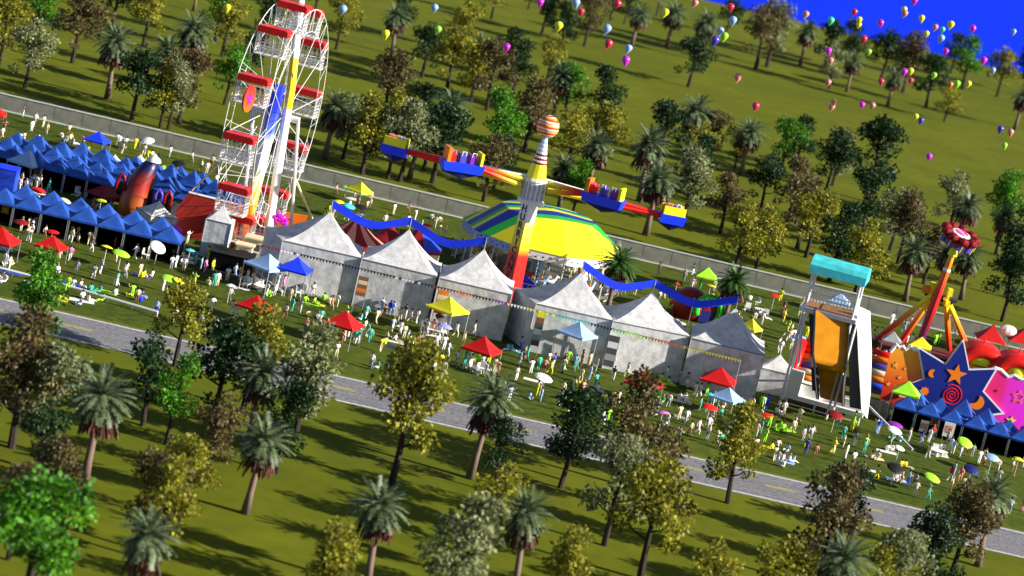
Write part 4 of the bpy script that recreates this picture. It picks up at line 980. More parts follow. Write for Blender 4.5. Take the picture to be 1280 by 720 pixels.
def castle():
    p = at(164, 276); t = thing('inflatable_castle', 'dark orange and red inflatable castle with looped arches and white cap', 'inflatable', p, .1)
    H = zsolve(p, 196)
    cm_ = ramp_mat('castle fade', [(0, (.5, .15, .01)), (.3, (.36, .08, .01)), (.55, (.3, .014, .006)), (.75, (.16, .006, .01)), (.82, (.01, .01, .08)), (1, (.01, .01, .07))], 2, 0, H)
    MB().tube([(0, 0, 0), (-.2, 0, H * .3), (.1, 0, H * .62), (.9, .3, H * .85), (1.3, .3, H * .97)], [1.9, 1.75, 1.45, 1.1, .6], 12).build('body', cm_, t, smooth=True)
    MB().box((1.6, .8, H * .36), (.6, 2.6, H * .7)).build('dark_slot', mat('slot black', (.01, .008, .01), .6), t)
    MB().lathe([(.95, 0), (.85, .35), (.4, .7), (.1, 1.0), (0, 1.0)], 12).build('cap', pm('white'), t, (1.3, .3, H * .95), smooth=True)
    for x, c_ in ((-2.2, 'dark red'),): MB().tube([(x + .55 * math.cos(PI * i / 10), -.6, H * .45 + 2.0 * math.sin(PI * i / 10)) for i in range(11)], .22, 7).build('loop', pm(c_), t, smooth=True)
    for k, x in enumerate((2.7, 3.9)):
        MB().tube([(x - .45, -.8, .1), (x - .42, -.8, H * .5), (x, -.8, H * .58), (x + .42, -.8, H * .5), (x + .45, -.8, .1)], .24, 7).build('loop', pm(('indigo', 'dark red')[k]), t, smooth=True)
    MB().box((5.8, 1.2, 1.6), (3.2, 2, 3.2)).build('grey_annex', mat('annex grey', (.06, .06, .065), .8), t)
castle()
p = at(-2, 239); t = thing('blue_box_tent', 'plain bright blue box tent at the edge of the stall aisle', 'tent', p, -.05)
MB().box((0, 0, 1.6), (4.0, 3, 3.2)).build('cover', cm('royal blue'), t); MB().box((0, 0, 3.25), (4.1, 3.1, .12)).build('rim', cm('blue'), t)
# round striped tents behind the first marquees
def round_tent(px, py, r, h0, h, c1, c2, label, n=20):
    p = at(px, py); t = thing('round_tent', label, 'tent', p, .3)
    rp = MB(); N = n * 2
    rp.lathe([(r, h0), (r * .62, h0 + h * .3), (r * .3, h0 + h * .65), (.08, h0 + h)], N, mf=lambda i, j: (j // 2) % 2)
    rp.build('roof', [cm(c1), cm(c2)], t)
    MB().lathe([(r * .97, 0), (r * .97, h0)], N).build('wall', cm('cream'), t)
    MB().lathe([(r * 1.01, h0 - .35), (r * 1.01, h0)], N).build('valance', cm(c1), t)
    MB().tube([(0, 0, h0 + h - .2), (0, 0, h0 + h + .7)], .06, 5).build('finial', pm('white'), t)
round_tent(436, 322, 4.4, 2.4, 3.0, 'dark red', 'salmon', 'round maroon tent with thin pale stripes behind the first marquee', 14)
round_tent(482, 318, 2.6, 2.2, 1.8, 'dark red', 'dark red', 'plain dark maroon round tent beside the blue and red tent')
round_tent(517, 329, 3.4, 2.4, 2.8, 'dark red', 'royal blue', 'round tent in blue and dark red wedges behind the second marquee', 4)
# red peaked tents at the far right
for x, y, w, h, lab in ((1232, 446, 4.2, 2.2, 'dark red peaked tent top behind the rounded red inflatable'), (1275, 448, 5.2, 2.2, 'dark red peaked tent at the edge behind the pink wall')):
    p = at(x, y); t = thing('peaked_tent', lab, 'tent', p, -.1); r = MB(); peaked(r, w, w, 2.6, h, 6, 0, 1.3); r.build('roof', cm('red'), t)
    for sx in (-1, 1):
        for sy in (-1, 1): MB().bar((sx * w * .48, sy * w * .48, 0), (sx * w * .48, sy * w * .48, 2.6), .06).build('leg', M_STEEL, t)
p = at(1251, 446); t = thing('balloon_sign', 'white gem shaped sign between two red tents', 'sign', p); MB().sphere((0, 0, 3.9), 1.0, 10, 7, sq=(1.3, .6, .8)).build('gem', pm('white'), t); MB().bar((0, 0, 0), (0, 0, 3.3), .06).build('pole', M_STEEL, t)
# dark red streamer by the green tunnel, lamp, white rails
def flat_banner(pts, h, c, label, name='cloth_streamer', cat='streamer'):
    ps = [at(x, y, z) for x, y, z in pts]; t = thing(name, label, cat, Vector((ps[0].x, ps[0].y, 0))); o = Vector((ps[0].x, ps[0].y, 0)); b = MB(); vs = []
    for p in ps:
        for dy in (0, .05): vs += [p - o + Vector((0, dy, 0)), p - o + Vector((0, dy, -h))]
    n_ = len(ps)
    b.add(vs, [f for i in range(n_ - 1) for f in ((i * 4, i * 4 + 1, i * 4 + 5, i * 4 + 4), (i * 4 + 2, i * 4 + 6, i * 4 + 7, i * 4 + 3))]).build('cloth', cm(c), t)
    for p in (ps[0], ps[-1]): MB().bar(Vector((p.x, p.y, 0)) - o, p - o, .05).build('pole', M_STEEL, t)
flat_banner([(824, 356, 4), (846, 363, 3.9), (868, 373, 3.7)], .75, 'dark red', 'dark red cloth streamer under the blue ribbon near the green tunnel')
p = at(235, 288); t = thing('street_lamp', 'thin pale lamp post with a curved arm before the red backdrop', 'lamp', p)
MB().tube([(0, 0, 0), (0, 0, 3.6), (-.2, 0, 3.85), (-1.0, 0, 4.0)], .05, 6).build('post', M_STEEL, t); MB().sphere((.0, 0, 3.75), .13).build('lamp_head', pm('white'), t)
def rail(a, b, label):
    p, q = at(*a), at(*b); t = thing('white_rail', label, 'rail', p); v = q - p; n_ = int(v.length / 2.5)
    MB().tube([Vector((0, 0, .55)), v + Vector((0, 0, .55))], .16, 6).build('bar', pm('white'), t)
    for i in range(n_ + 1): MB().bar(v * (i / n_), v * (i / n_) + Vector((0, 0, .5)), .06).build('post', pm('white'), t)
rail((-12, 338), (43, 352), 'low white rail beside the road, at the edge of the lawn')
rail((73, 360), (196, 396), 'long low white rail on the lawn beside the road behind the bright green tree')
rail((318, 346), (352, 370), 'short curved white rail in front of the first marquee')
p = at(1100, 521); t = thing('mesh_barrier', 'grey mesh barrier between giant slide and blue stalls', 'barrier', p, -.06)
for i in range(3):
    MB().box((-2.2 + i * 1.3, 0, 1.0), (1.2, .05, 2.0)).build('screen', M_MESH, t); MB().bar((-2.9 + i * 1.3, 0, 0), (-2.9 + i * 1.3, 0, 2.1), .05).build('post', M_STEEL, t)
# ================================================================== pop-up canopies and parasols
random.seed(33)
LEGM = MB().bar((0, 0, 0), (0, 0, 2.2), .05, 5).mesh('leg', M_STEEL)
POPM = {}
def popup(px, py, wpx, col, ang=-25, tall=0):
    """px,py: photo position of the peak; wpx: its width in photo pixels"""
    p = at(px, py, 3.6); w = wpx / ppm(p) / 1.27; s = w / 3.2; sz = tall or (1 if s < 1.1 else 1.22)
    kz = 1.15 / sz if tall else 1
    p = at(px, py, (2.1 + 1.25 * kz) * sz); p.z = 0
    if col not in POPM:
        b = MB(); peaked(b, 3.2, 3.2, 2.1, 1.25, 5, 0, 1.2)
        for sy in (-1, 1): b.box((0, sy * 1.6, 2.0), (3.2, .03, .2))
        for sx in (-1, 1): b.box((sx * 1.585, 0, 2.0), (.03, 3.14, .2))
        POPM[col] = b.mesh('canopy', cm(col))
    o = link('popup_canopy', None, None, p, R(ang) - YAW); o.scale = (s, s, sz)
    cn = link('canopy', POPM[col], o, (0, 0, 2.1 * (1 - kz))); cn.scale = (1, 1, kz)
    for sx in (-1, 1):
        for sy in (-1, 1): link('leg', LEGM, o, (sx * 1.54, sy * 1.54, 0))
    return reg(o, col + ' peaked pop-up canopy', 'canopy', 'pop-up canopies on the lawn')
for a in ((-6, 130, 38, 'red', 5), (124, 164, 34, 'blue', -12), (37, 188, 46, 'light blue', -20), (46, 189, 40, 'yellow', -35), (132, 230, 40, 'dark red', -30), (3, 283, 52, 'red', -8), (67, 294, 42, 'red', -10), (452, 227, 32, 'yellow', -32),
          (337, 317, 52, 'light blue', -32, 1.6), (373, 321, 45, 'blue', -8, 1.75), (322, 369, 48, 'red', -20), (433, 388, 50, 'red', -15), (563, 371, 50, 'yellow', -30, 1.7), (606, 420, 50, 'red', -20), (725, 402, 48, 'light blue', -30, 1.9), (809, 462, 54, 'red', -12),
          (902, 459, 52, 'red', -10), (912, 484, 44, 'light blue', -28), (886, 334, 33, 'lime', 0), (941, 398, 30, 'yellow', -30), (1137, 476, 42, 'lime', -10, 1.8), (1052, 366, 34, 'light blue', -10), (1153, 421, 36, 'yellow', -8), (1118, 414, 30, 'grey', -5),
          (1083, 398, 14, 'navy', 0), (1131, 482, 10, 'cream', 0)): popup(*a)
PARM = {}
def parasol(px, py, wpx, col, tilt=(0, 0), dome=.28, zc=2.1):
    p = at(px, py, zc + .2); w = wpx / ppm(p); p.z = 0; s = w / 2.6
    if col not in PARM:
        b = MB(); n = 12; rim = 1.3
        b.lathe([(rim, 0), (rim * .8, .17), (rim * .45, .31), (.03, .4)], n); b.lathe([(rim * .98, -.01), (rim * .8, .15), (rim * .45, .29), (.03, .38)], n)
        PARM[col] = b.mesh('canopy', cm(col), False)
    o = link('parasol', None, None, p, random.uniform(0, 6))
    c = link('canopy', PARM[col], o, (0, 0, zc)); c.scale = (s, s, s); c.rotation_euler = (R(tilt[0]), R(tilt[1]), 0); o.rotation_euler = (0, 0, 0)
    link('pole', PPOLE, o)
    return reg(o, col + ' round parasol', 'parasol', 'parasols on the lawn')
PPOLE = MB().tube([(0, 0, 0), (0, 0, 2.35)], .035, 5).mesh('pole', pm('white'))
for a in ((108, 170, 13, 'pink', (-5, 0)), (185, 174, 17, 'white', (20, -8)), (224, 203, 18, 'black', (18, 0)), (231, 219, 17, 'dark red', (22, 0)), (48, 236, 19, 'bright red', (8, 6)), (81, 251, 18, 'cream', (22, 14)), (127, 249, 14, 'yellow', (0, 0)),
          (27, 276, 20, 'dark red', (5, 0)), (66, 288, 18, 'red', (0, 0)), (134, 307, 16, 'yellow', (-10, 5)), (152, 315, 23, 'lime', (5, 10)), (198, 307, 21, 'white', (28, 24)), (220, 284, 19, 'magenta', (12, 10)), (275, 312, 20, 'white', (16, 12)), (238, 311, 13, 'cyan', (0, 0)),
          (212, 346, 20, 'lime', (10, 8)), (224, 349, 16, 'yellow', (5, 20)), (289, 355, 13, 'white', (0, 0)), (434, 232, 13, 'lime', (6, 0)), (424, 251, 15, 'yellow', (8, 0)), (437, 256, 16, 'cyan', (10, 10)), (453, 258, 17, 'black', (12, 10)), (458, 277, 17, 'pink', (5, 8)),
          (535, 280, 14, 'bright red', (0, 0)), (501, 278, 9, 'white', (0, 0)), (557, 406, 19, 'lavender', (2, 8)), (552, 396, 17, 'dark grey', (20, 20)), (680, 470, 24, 'white', (10, 10)), (888, 507, 21, 'bright red', (6, 4)), (957, 517, 20, 'bright red', (-4, -8)), (889, 491, 13, 'cyan', (0, 0)),
          (1045, 517, 21, 'dark red', (16, 4)), (1119, 536, 20, 'white', (12, 10)), (1120, 529, 20, 'purple', (4, 6)), (1120, 583, 23, 'black', (20, 6)), (1166, 595, 22, 'lime', (12, 14)), (1215, 585, 21, 'navy', (22, 4)), (1207, 551, 21, 'lime', (22, 12)), (1241, 570, 20, 'light blue', (12, 4)),
          (1274, 572, 14, 'yellow', (0, 6)), (829, 514, 18, 'pink', (-6, -8)), (969, 368, 16, 'bright red', (0, 4)), (847, 353, 8, 'bright red', (0, 0)), (889, 355, 14, 'yellow', (0, 4)), (1000, 421, 20, 'light blue', (10, 0)), (546, 297, 12, 'red', (0, 0)), (1125, 398 + 160, 14, 'white', (12, 10))): parasol(*a)

# ================================================================== people
SKIN = [mat('skin ' + str(i), c, .55, .06) for i, c in enumerate(((.55, .33, .22), (.42, .24, .15), (.2, .1, .06), (.62, .4, .29)))]
HAIRC = [mat('hair ' + str(i), c, .6, .1) for i, c in enumerate(((.012, .01, .009), (.05, .025, .012), (.3, .2, .07), (.02, .014, .01)))]
SHOE = mat('shoe leather', (.03, .026, .024), .6)
def body(pose):
    """one skinned surface over a posed skeleton; returns body mesh and hair mesh"""
    J = {'pel': (0, 0, .95), 'sp': (0, .0, 1.12), 'ch': (0, .01, 1.33), 'nk': (0, .0, 1.5), 'hd': (0, -.02, 1.6), 'tp': (0, -.02, 1.7)}
    for s, n in ((-1, 'l'), (1, 'r')):
        J.update({'sh' + n: (s * .18, .01, 1.42), 'el' + n: (s * .25, .03, 1.15), 'wr' + n: (s * .27, -.06, .92), 'ha' + n: (s * .27, -.09, .83),
                  'hp' + n: (s * .09, 0, .9), 'kn' + n: (s * .1, -.02, .5), 'an' + n: (s * .1, .03, .09), 'to' + n: (s * .11, -.14, .04)})
    if pose == 'walk':
        J.update({'knl': (-.1, -.2, .52), 'anl': (-.1, -.2, .1), 'tol': (-.11, -.36, .06), 'knr': (.1, .06, .5), 'anr': (.1, .3, .16), 'tor': (.11, .18, .04), 'ell': (-.25, .16, 1.18), 'wrl': (-.25, .14, .94), 'hal': (-.25, .1, .86), 'elr': (.25, -.08, 1.17), 'wrr': (.22, -.28, 1.02), 'har': (.21, -.36, 1.0)})
    if pose == 'arms':
        J.update({'ell': (-.3, -.1, 1.2), 'wrl': (-.2, -.32, 1.28), 'hal': (-.17, -.4, 1.32), 'elr': (.34, -.02, 1.25), 'wrr': (.42, -.12, 1.48), 'har': (.43, -.16, 1.57), 'knl': (-.13, -.05, .5), 'anl': (-.16, 0, .09), 'tol': (-.19, -.17, .04)})
    if pose == 'carry':
        J.update({'ell': (-.26, .04, 1.17), 'wrl': (-.12, -.22, 1.12), 'hal': (-.05, -.27, 1.13), 'elr': (.26, .04, 1.17), 'wrr': (.12, -.22, 1.1), 'har': (.05, -.27, 1.11)})
    if pose in ('sit', 'kneel', 'lounge'):
        dz = -.8
        for k in ('pel', 'sp', 'ch', 'nk', 'hd', 'tp', 'shl', 'shr', 'ell', 'elr', 'wrl', 'wrr', 'hal', 'har', 'hpl', 'hpr'): x, y, z = J[k]; J[k] = (x, y + (.12 if pose == 'lounge' and z > 1 else 0), z + dz)
        J['hpl'] = (-.1, -.02, .13); J['hpr'] = (.1, -.02, .13)
        if pose == 'sit':
            J.update({'knl': (-.24, -.36, .3), 'anl': (-.1, -.52, .08), 'tol': (-.06, -.64, .05), 'knr': (.24, -.36, .3), 'anr': (.1, -.54, .08), 'tor': (.06, -.66, .05), 'wrl': (-.2, -.26, .36), 'hal': (-.18, -.33, .33), 'wrr': (.2, -.26, .36), 'har': (.18, -.33, .33)})
        else:
            J.update({'knl': (-.12, -.45, .2), 'anl': (-.12, -.86, .07), 'tol': (-.13, -.92, .17), 'knr': (.14, -.44, .25), 'anr': (.1, -.84, .07), 'tor': (.1, -.9, .17), 'ell': (-.3, .25, .36), 'wrl': (-.3, .34, .12), 'hal': (-.3, .3, .04), 'elr': (.28, .0, .36), 'wrr': (.2, -.2, .3), 'har': (.18, -.27, .28)})
    if pose == 'bend':
        J.update({'sp': (0, -.08, 1.08), 'ch': (0, -.28, 1.2), 'nk': (0, -.42, 1.27), 'hd': (0, -.51, 1.28), 'tp': (0, -.6, 1.32), 'shl': (-.18, -.34, 1.22), 'shr': (.18, -.34, 1.22), 'ell': (-.22, -.42, .95), 'elr': (.22, -.42, .95), 'wrl': (-.18, -.52, .74), 'wrr': (.18, -.52, .74), 'hal': (-.16, -.56, .66), 'har': (.16, -.56, .66)})
    rad = {'pel': .15, 'sp': .135, 'ch': .155, 'nk': .06, 'hd': .1, 'tp': .085, 'sh': .075, 'el': .05, 'wr': .038, 'ha': .045, 'hp': .1, 'kn': .068, 'an': .045, 'to': .045}
    E = [('pel', 'sp'), ('sp', 'ch'), ('ch', 'nk'), ('nk', 'hd'), ('hd', 'tp')]
    for n in 'lr': E += [('ch', 'sh' + n), ('sh' + n, 'el' + n), ('el' + n, 'wr' + n), ('wr' + n, 'ha' + n), ('pel', 'hp' + n), ('hp' + n, 'kn' + n), ('kn' + n, 'an' + n), ('an' + n, 'to' + n)]
    ks = list(J); me = bpy.data.meshes.new('person'); me.from_pydata([J[k] for k in ks], [(ks.index(a), ks.index(b)) for a, b in E], [])
    o = bpy.data.objects.new('person', me); COL.objects.link(o)
    md = o.modifiers.new('s', 'SKIN'); sv = me.skin_vertices[0].data
    for i, k in enumerate(ks):
        r = rad[k] if k in rad else rad[k[:2]]; sv[i].radius = (r * (1.2 if k in ('ch', 'pel', 'sp') else 1), r * (.8 if k in ('ch', 'pel', 'sp') else 1)); sv[i].use_root = (k == 'pel')
    s2 = o.modifiers.new('d', 'SUBSURF'); s2.levels = 1; s2.render_levels = 1
    out = bpy.data.meshes.new_from_object(o.evaluated_get(bpy.context.evaluated_depsgraph_get())); bpy.data.objects.remove(o)
    out.materials.clear()
    for m_ in (SKIN[0], cm('white'), cm('blue'), SHOE): out.materials.append(m_)
    seg = [(Vector(J[a]), Vector(J[b]), a, b) for a, b in E]
    for f in out.polygons:
        c = f.center; best = min(seg, key=lambda s: (c - s[0].lerp(s[1], max(0, min(1, (c - s[0]).dot(s[1] - s[0]) / max(1e-6, (s[1] - s[0]).length_squared))))).length)
        a, b = best[2], best[3]
        f.material_index = 0 if b in ('hd', 'tp') or b[:2] in ('wr', 'ha') else 3 if b[:2] == 'to' else 2 if a[:2] in ('hp', 'kn') or b[:2] == 'hp' else 1
    out.shade_smooth()
    h = MB(); hd = Vector(J['hd']); tp = Vector(J['tp']); ax = (tp - hd).normalized(); cc = hd.lerp(tp, .75) + Vector((0, .025, 0)); h.sphere(tuple(cc), .125, 8, 6, sq=(.95, 1.0, .95))
    return out, h.mesh('hair', HAIRC[0], True)
POSES = {k: body(k) for k in ('stand', 'walk', 'arms', 'carry', 'sit', 'lounge', 'bend')}
random.seed(5)
PEOPLE = []
SIT = ('sit', 'lounge')
PANTS = {'white': ('white', 'white', 'grey', 'cream'), 'cream': ('cream', 'cream', 'brown', 'white'), 'yellow': ('yellow', 'yellow', 'cream'), 'lime': ('lime', 'lime', 'yellow'), 'teal': ('teal', 'teal', 'white'), 'cyan': ('cyan', 'white'),
         'salmon': ('salmon', 'salmon', 'brown'), 'light blue': ('light blue', 'white', 'light blue', 'blue'), 'blue': ('blue', 'light blue'), 'grey': ('grey', 'dark grey', 'white'), 'brown': ('brown', 'salmon'), 'pink': ('pink', 'white')}
def person(px, py, col, pose=None, pants=None):
    p = at(px, py); pose = pose or random.choice(('stand', 'walk', 'arms', 'carry', 'stand', 'walk'))
    bm_, hm = POSES[pose]; o = link('person', bm_, None, p, random.uniform(0, 2 * PI))
    s = random.uniform(1.0, 1.12); o.scale = (s * 1.12, s * 1.12, s)
    pn = pants or random.choice(PANTS.get(col, (col, col, 'white')))
    paint(o, [random.choice(SKIN), cm(col), cm(pn), SHOE]); h = link('hair', hm, o)
    hw_ = 0 if random.random() < .6 else random.choice((1, 2, 3)); paint(h, [HAIRC[hw_]])
    dress = {'stand': 'standing', 'walk': 'walking', 'arms': 'arm raised', 'carry': 'arms folded', 'sit': 'sitting', 'lounge': 'lounging', 'bend': 'bending'}[pose]
    look = f'person in {col}, {dress}' if pn == col else f'person in {col} and {pn}, {dress}'
    o['pose'] = pose; PEOPLE.append(o)
    return reg(o, look, 'person', 'people on the fairground')
CH = {'w': 'white', 'c': 'cream', 'y': 'yellow', 'l': 'lime', 't': 'teal', 'a': 'cyan', 's': 'salmon', 'b': 'light blue', 'u': 'blue', 'g': 'grey', 'd': 'dark grey', 'n': 'navy', 'r': 'bright red', 'k': 'pink', 'o': 'orange', 'i': 'indigo', 'm': 'brown', 'e': 'green'}
def crowd(ox, oy, sc_, txt):
    """colour letter (capital = sitting, * = bending) then position in a photo detail enlarged sc_ times"""
    for it in txt.split():
        k = it[0]; x, y = it.lstrip('*').lstrip(k).split(',') if k != '*' else it[2:].split(',')
        col = CH[(it[1] if k == '*' else k).lower()]
        pose = 'bend' if k == '*' else random.choice(SIT) if k.isupper() else None
        person(ox + float(x) / sc_, oy + float(y) / sc_, col, pose)
crowd(0, 120, 8, 'd225,215 w345,290 w310,360 c425,320 c458,385 s35,365 w12,440 c230,478 w185,492 W610,415 W665,450 W735,485 c690,500 c675,405 c825,520 w805,575 y880,560 b1185,512 w1248,535 w1215,582 w365,500 c1165,500')
crowd(160, 120, 8, 'y65,535 w150,605 y180,660 c225,665 n285,705 w410,622 w630,672 c830,718 d100,560')
crowd(160, 210, 8, 'L300,20 L350,25 L440,75 w905,105 c870,182 n890,125 w780,60 c720,40')
crowd(0, 210, 8, 'w120,210 s160,225 w100,250 w245,245 b300,200 w350,215 w390,215 b465,275 m925,430 t975,425 g850,365 r1110,420 t480,240 c205,180 w180,240 b270,240 c330,180 w205,640 c280,632 c345,625 c360,600 w310,650 c705,725 c765,715 W780,290')
crowd(0, 290, 8, 'c705,110 c765,160 c885,135 d905,205 m1140,180 k690,292 c575,318 b500,240 g925,475 w1240,468 t1160,540 W1155,632 W570,402 W730,542 W805,556 T905,592 T985,600 Y600,690 Y640,680 W820,665 W890,695 C60,325 C100,335 W40,500 c250,95 c275,80 c290,110 w300,60 c440,70 W240,540 c85,170 b30,180 c150,190 L1020,690 W30,470')
crowd(160, 290, 8, 'w65,275 w425,378 w470,362 w550,398 b720,390 k760,412 y835,414 y785,290 l915,395 w885,548 w985,495 b1060,465 o1110,495 w585,122 y1030,145 w345,595 Y150,445 m1015,690 C800,535 t850,548 T640,230 c540,240 m280,250 w190,270 b670,325 L30,640 U140,660 W530,330 c1180,520 c1240,545 w1260,570')
crowd(160, 370, 8, 'l30,30 U130,60 b270,190 w830,160 g1010,60')
crowd(300, 310, 8, 'b370,405 k430,415 n590,395 c490,535 g590,655 w715,495 w680,445 y770,475 s905,625 w960,595 T1220,705 L640,545 L740,560 L830,525 W75,390 W195,400 W315,455 W610,450 W570,450 C900,560 d760,440 a700,400 c180,640 m1180,520 w420,120 t800,380 b460,400')
crowd(440, 350, 8, 'c235,440 a225,295 b285,330 m310,395 u365,355 b395,360 b395,520 c470,415 g475,555 d520,395 w575,425 w640,440 y280,725 T90,405 t45,645 t60,610 t140,575 Y330,645 C345,580 W440,615 c710,575 w730,520 W790,530 W850,550 w910,545 w830,700 w910,705 w1030,575 w1215,560 c1110,660 d1160,520 L570,630 d1090,500 t20,640 s1240,440 w860,540')
crowd(580, 380, 8, 'w90,325 w250,335 b555,465 t620,565 t735,665 s790,695 w835,620 i885,645 l850,705 c985,645 d980,690 l1030,605 t1115,655 c1090,535 c1165,605 w1265,565 c1250,620 d575,610 c300,690 s320,705 A430,465 A470,472 T60,545 L140,565 L230,600 l250,595 w660,700 g170,660 W70,640 W160,665 c1060,480 c1020,440 d1010,470 w960,470')
crowd(700, 420, 8, 'c20,365 m205,315 a145,335 c195,465 b285,445 t345,515 w310,255 W410,295 w520,335 d525,445 y155,575 c15,595 m820,355 c920,395 w1055,445 L1010,455 L1085,488 y1195,475 g1250,515 E905,645 E970,665 E1015,668 W1190,640 W1250,655 W270,545 W380,555 *c510,690 c570,690 c660,420 m780,360 d30,330 c430,40 W30,640')
crowd(840, 450, 8, 'c80,235 g140,275 w220,375 w265,380 l335,370 c60,605 w130,645 c785,515 k770,390 b905,495 u940,490 w1105,555 W1050,540 W1080,560 c1205,705 c1260,620 W70,395 W130,402 w350,715 g390,620 C510,480 w710,370 c860,310 l960,690 L1040,690 L1100,680')
crowd(960, 400, 4, 'w70,478 c150,505 c120,568 g170,608 g210,600 l185,640 y320,668 t345,540 t370,600 c372,642 g430,632 l480,648 l415,560 l425,530 u545,573 b565,462 g700,612 u760,632 c795,695 w800,615 r815,600 g890,622 w905,660 b920,672 w955,692 c985,682 c1075,718 T620,600 A660,610 W595,655 W615,655 C515,695 C545,695 W75,705 W110,710 W840,670 W870,680 L45,548 L75,552 w45,470 w60,165 c95,110 y115,130 y190,90 w120,110 w50,150 w110,150 W600,190 W560,200 c520,110 y530,100')
crowd(960, 540, 4, 'i185,112 s230,133 y320,108 l480,92 c385,135 w420,170 C475,188 c730,325 t795,342 b695,268 W635,242 W660,245 Y665,176 Y690,180 r905,250 b925,225 s955,248 c1075,172 c1140,208 c1215,208 w1275,182 c910,302 c970,302 s1270,398')
crowd(860, 500, 3.27, 'w75,165 g90,120 g480,165 w500,165 B395,250 B425,252 l310,175 t130,195 c115,180 Y345,205')
crowd(940, 300, 3.13, 'm120,285 w105,445 y130,380 c150,372 y190,275 L145,335 W10,305 W50,310 l105,238 c185,300 w150,400 c170,420')
crowd(820, 320, 8, 'd20,190 g270,255 w345,335 m385,295 e430,340 w575,355 d360,195 y540,490 w575,525 w600,565 w625,480 m1250,620 y1235,455 y1270,665 W935,445 W905,545 W985,565 W1030,600 W1090,615 W820,625 w1045,690 n120,500 w80,430 w20,470 y110,550 c150,590')
crowd(400, 210, 8, 'c150,275 w335,315 c500,360 c455,445 m875,465 y75,492 w115,508 L35,465 w260,530 c335,570 b385,575 c405,615 c490,675 c505,650 w945,535 w1020,685 c1140,605 W1110,510 W1190,535 w730,470 s360,415 W700,585 w640,580 w870,595 c1180,690 w1240,700')
crowd(1080, 390, 4.5, 'w150,75 b220,118 c255,95 w95,285 w110,280 l395,190 l410,185 g500,175 r60,270 w260,195 c235,195 m80,300 b100,590 b70,680')
crowd(560, 240, 5.333, 'w15,390 b80,400 c160,400 w340,440 b350,430 w230,420 c620,470 b660,540 c770,530 w800,520 w930,600 b960,590 w900,590 c250,370 w60,420 c1240,690 w1165,690')
crowd(0, 300, 3.275, 'w15,110 w35,125 g380,160 w510,150 t475,190 Y580,155')
random.seed(91)
for i in range(120):
    x = random.choice((random.uniform(330, 960), random.uniform(20, 1270))); y = 292 + .229 * x + random.uniform(0, 70)
    person(x, y, random.choice(('white', 'white', 'cream', 'cream', 'yellow', 'light blue', 'teal', 'salmon', 'grey', 'lime')), random.choice((None, None, None, 'sit')))
# past the 300 that show largest, the rest of the crowd is one mass
PEOPLE.sort(key=lambda o: -ppm(o.location) * (1 if o['pose'] not in SIT else .8))
rest = PEOPLE[300:]; gone = set(o.name for o in rest); REG[:] = [r for r in REG if r[0].name not in gone]
mb = MB(); mats_ = []
for o in rest:
    for q in (o, o.children[0]):
        mw_ = Matrix.LocRotScale(o.location, o.rotation_euler, o.scale); idx = []
        for sl in q.material_slots:
            if sl.material not in mats_: mats_.append(sl.material)
            idx.append(mats_.index(sl.material))
        k = len(mb.v); mb.v += [tuple(mw_ @ v.co) for v in q.data.vertices]
        for f in q.data.polygons: mb.f.append(tuple(i + k for i in f.vertices)); mb.m.append(idx[f.material_index])
for o in rest:
    for c in list(o.children): bpy.data.objects.remove(c)
    bpy.data.objects.remove(o)
me = bpy.data.meshes.new('crowd'); me.from_pydata(mb.v, [], mb.f)
for m_ in mats_: me.materials.append(m_)
me.polygons.foreach_set('material_index', mb.m); me.shade_smooth()
o = link('crowd', me); o['kind'] = 'stuff'
for o in PEOPLE[:300]: del o['pose']
# ================================================================== picnic mats, chairs, signs
random.seed(8)
def mat_at(px, py, w, d, col, rz=None):
    p = at(px, py); o = MB().box((0, 0, .02), (w, d, .04)).build('picnic_mat', cm(col)); o.location = p + Vector((0, 0, .005)); o.rotation_euler = (0, 0, random.uniform(-.4, .3) if rz is None else rz)
    reg(o, col + ' picnic mat spread flat', 'picnic mat', 'picnic mats on the lawn')
for a in ((88, 355, 2.6, 1.3, 'royal blue'), (2, 311, 2.6, 1.4, 'light blue'), (12, 340, 3, 1.3, 'royal blue'), (102, 376, 2.8, 1.2, 'white'), (176, 345, 2.2, 1.2, 'indigo'), (133, 365, 2.6, 1.2, 'lime'), (230, 327, 2.6, 1.6, 'white'), (242, 322, 2.2, 1, 'teal'), (76, 375, 1.6, 1.2, 'yellow'), (387, 380, 2.4, 1.2, 'lime'), (398, 381, 1.6, 1, 'yellow'),
          (492, 427, 2.4, 1.1, 'white'), (486, 433, 2.2, 1, 'navy'), (540, 419, 2.2, 1.1, 'white'), (591, 449, 2.6, 1.2, 'lime'), (667, 476, 2.4, 1.1, 'white'), (642, 438, 1.7, 1, 'cyan'), (711, 499, 2.0, .9, 'yellow'), (756, 457, 2.2, 1, 'white'), (833, 480, 2.3, 1.1, 'lime'), (852, 502, 2.4, 1.2, 'cream'), (851, 502 + 20, 1.8, 1, 'grey'), (851 - 5, 501 - 60, .5, .5, 'grey'),
          (979, 537, 2.8, 1.3, 'lime'), (981, 577, 2.2, 1.1, 'light blue'), (964, 560, 2.0, 1, 'yellow'), (1108, 565, 2.4, 1.1, 'white'), (1093, 573, 2.2, 1, 'cream'), (1086, 588, 2.0, 1, 'white'), (1120, 600, 2.4, 1.1, 'light blue'), (1174, 569, 2.2, 1.1, 'white'), (854, 501, .4, .4, 'white'), (1271, 574, 1.6, 1, 'yellow'), (848, 407, 1.8, 1, 'navy'), (932, 402, 1.6, 1, 'navy'), (448, 404, 1.6, .9, 'white'), (302, 361, 2, .9, 'white'), (313, 357, 2.0, .9, 'white')): mat_at(*a)
chm = MB().box((0, 0, .42), (.5, .5, .06)).box((0, .24, .7), (.5, .05, .5)); chm = chm.mesh('seat_shell', pm('white')); clm = MB().bar((0, 0, 0), (0, 0, .4), .03).mesh('leg', pm('white'))
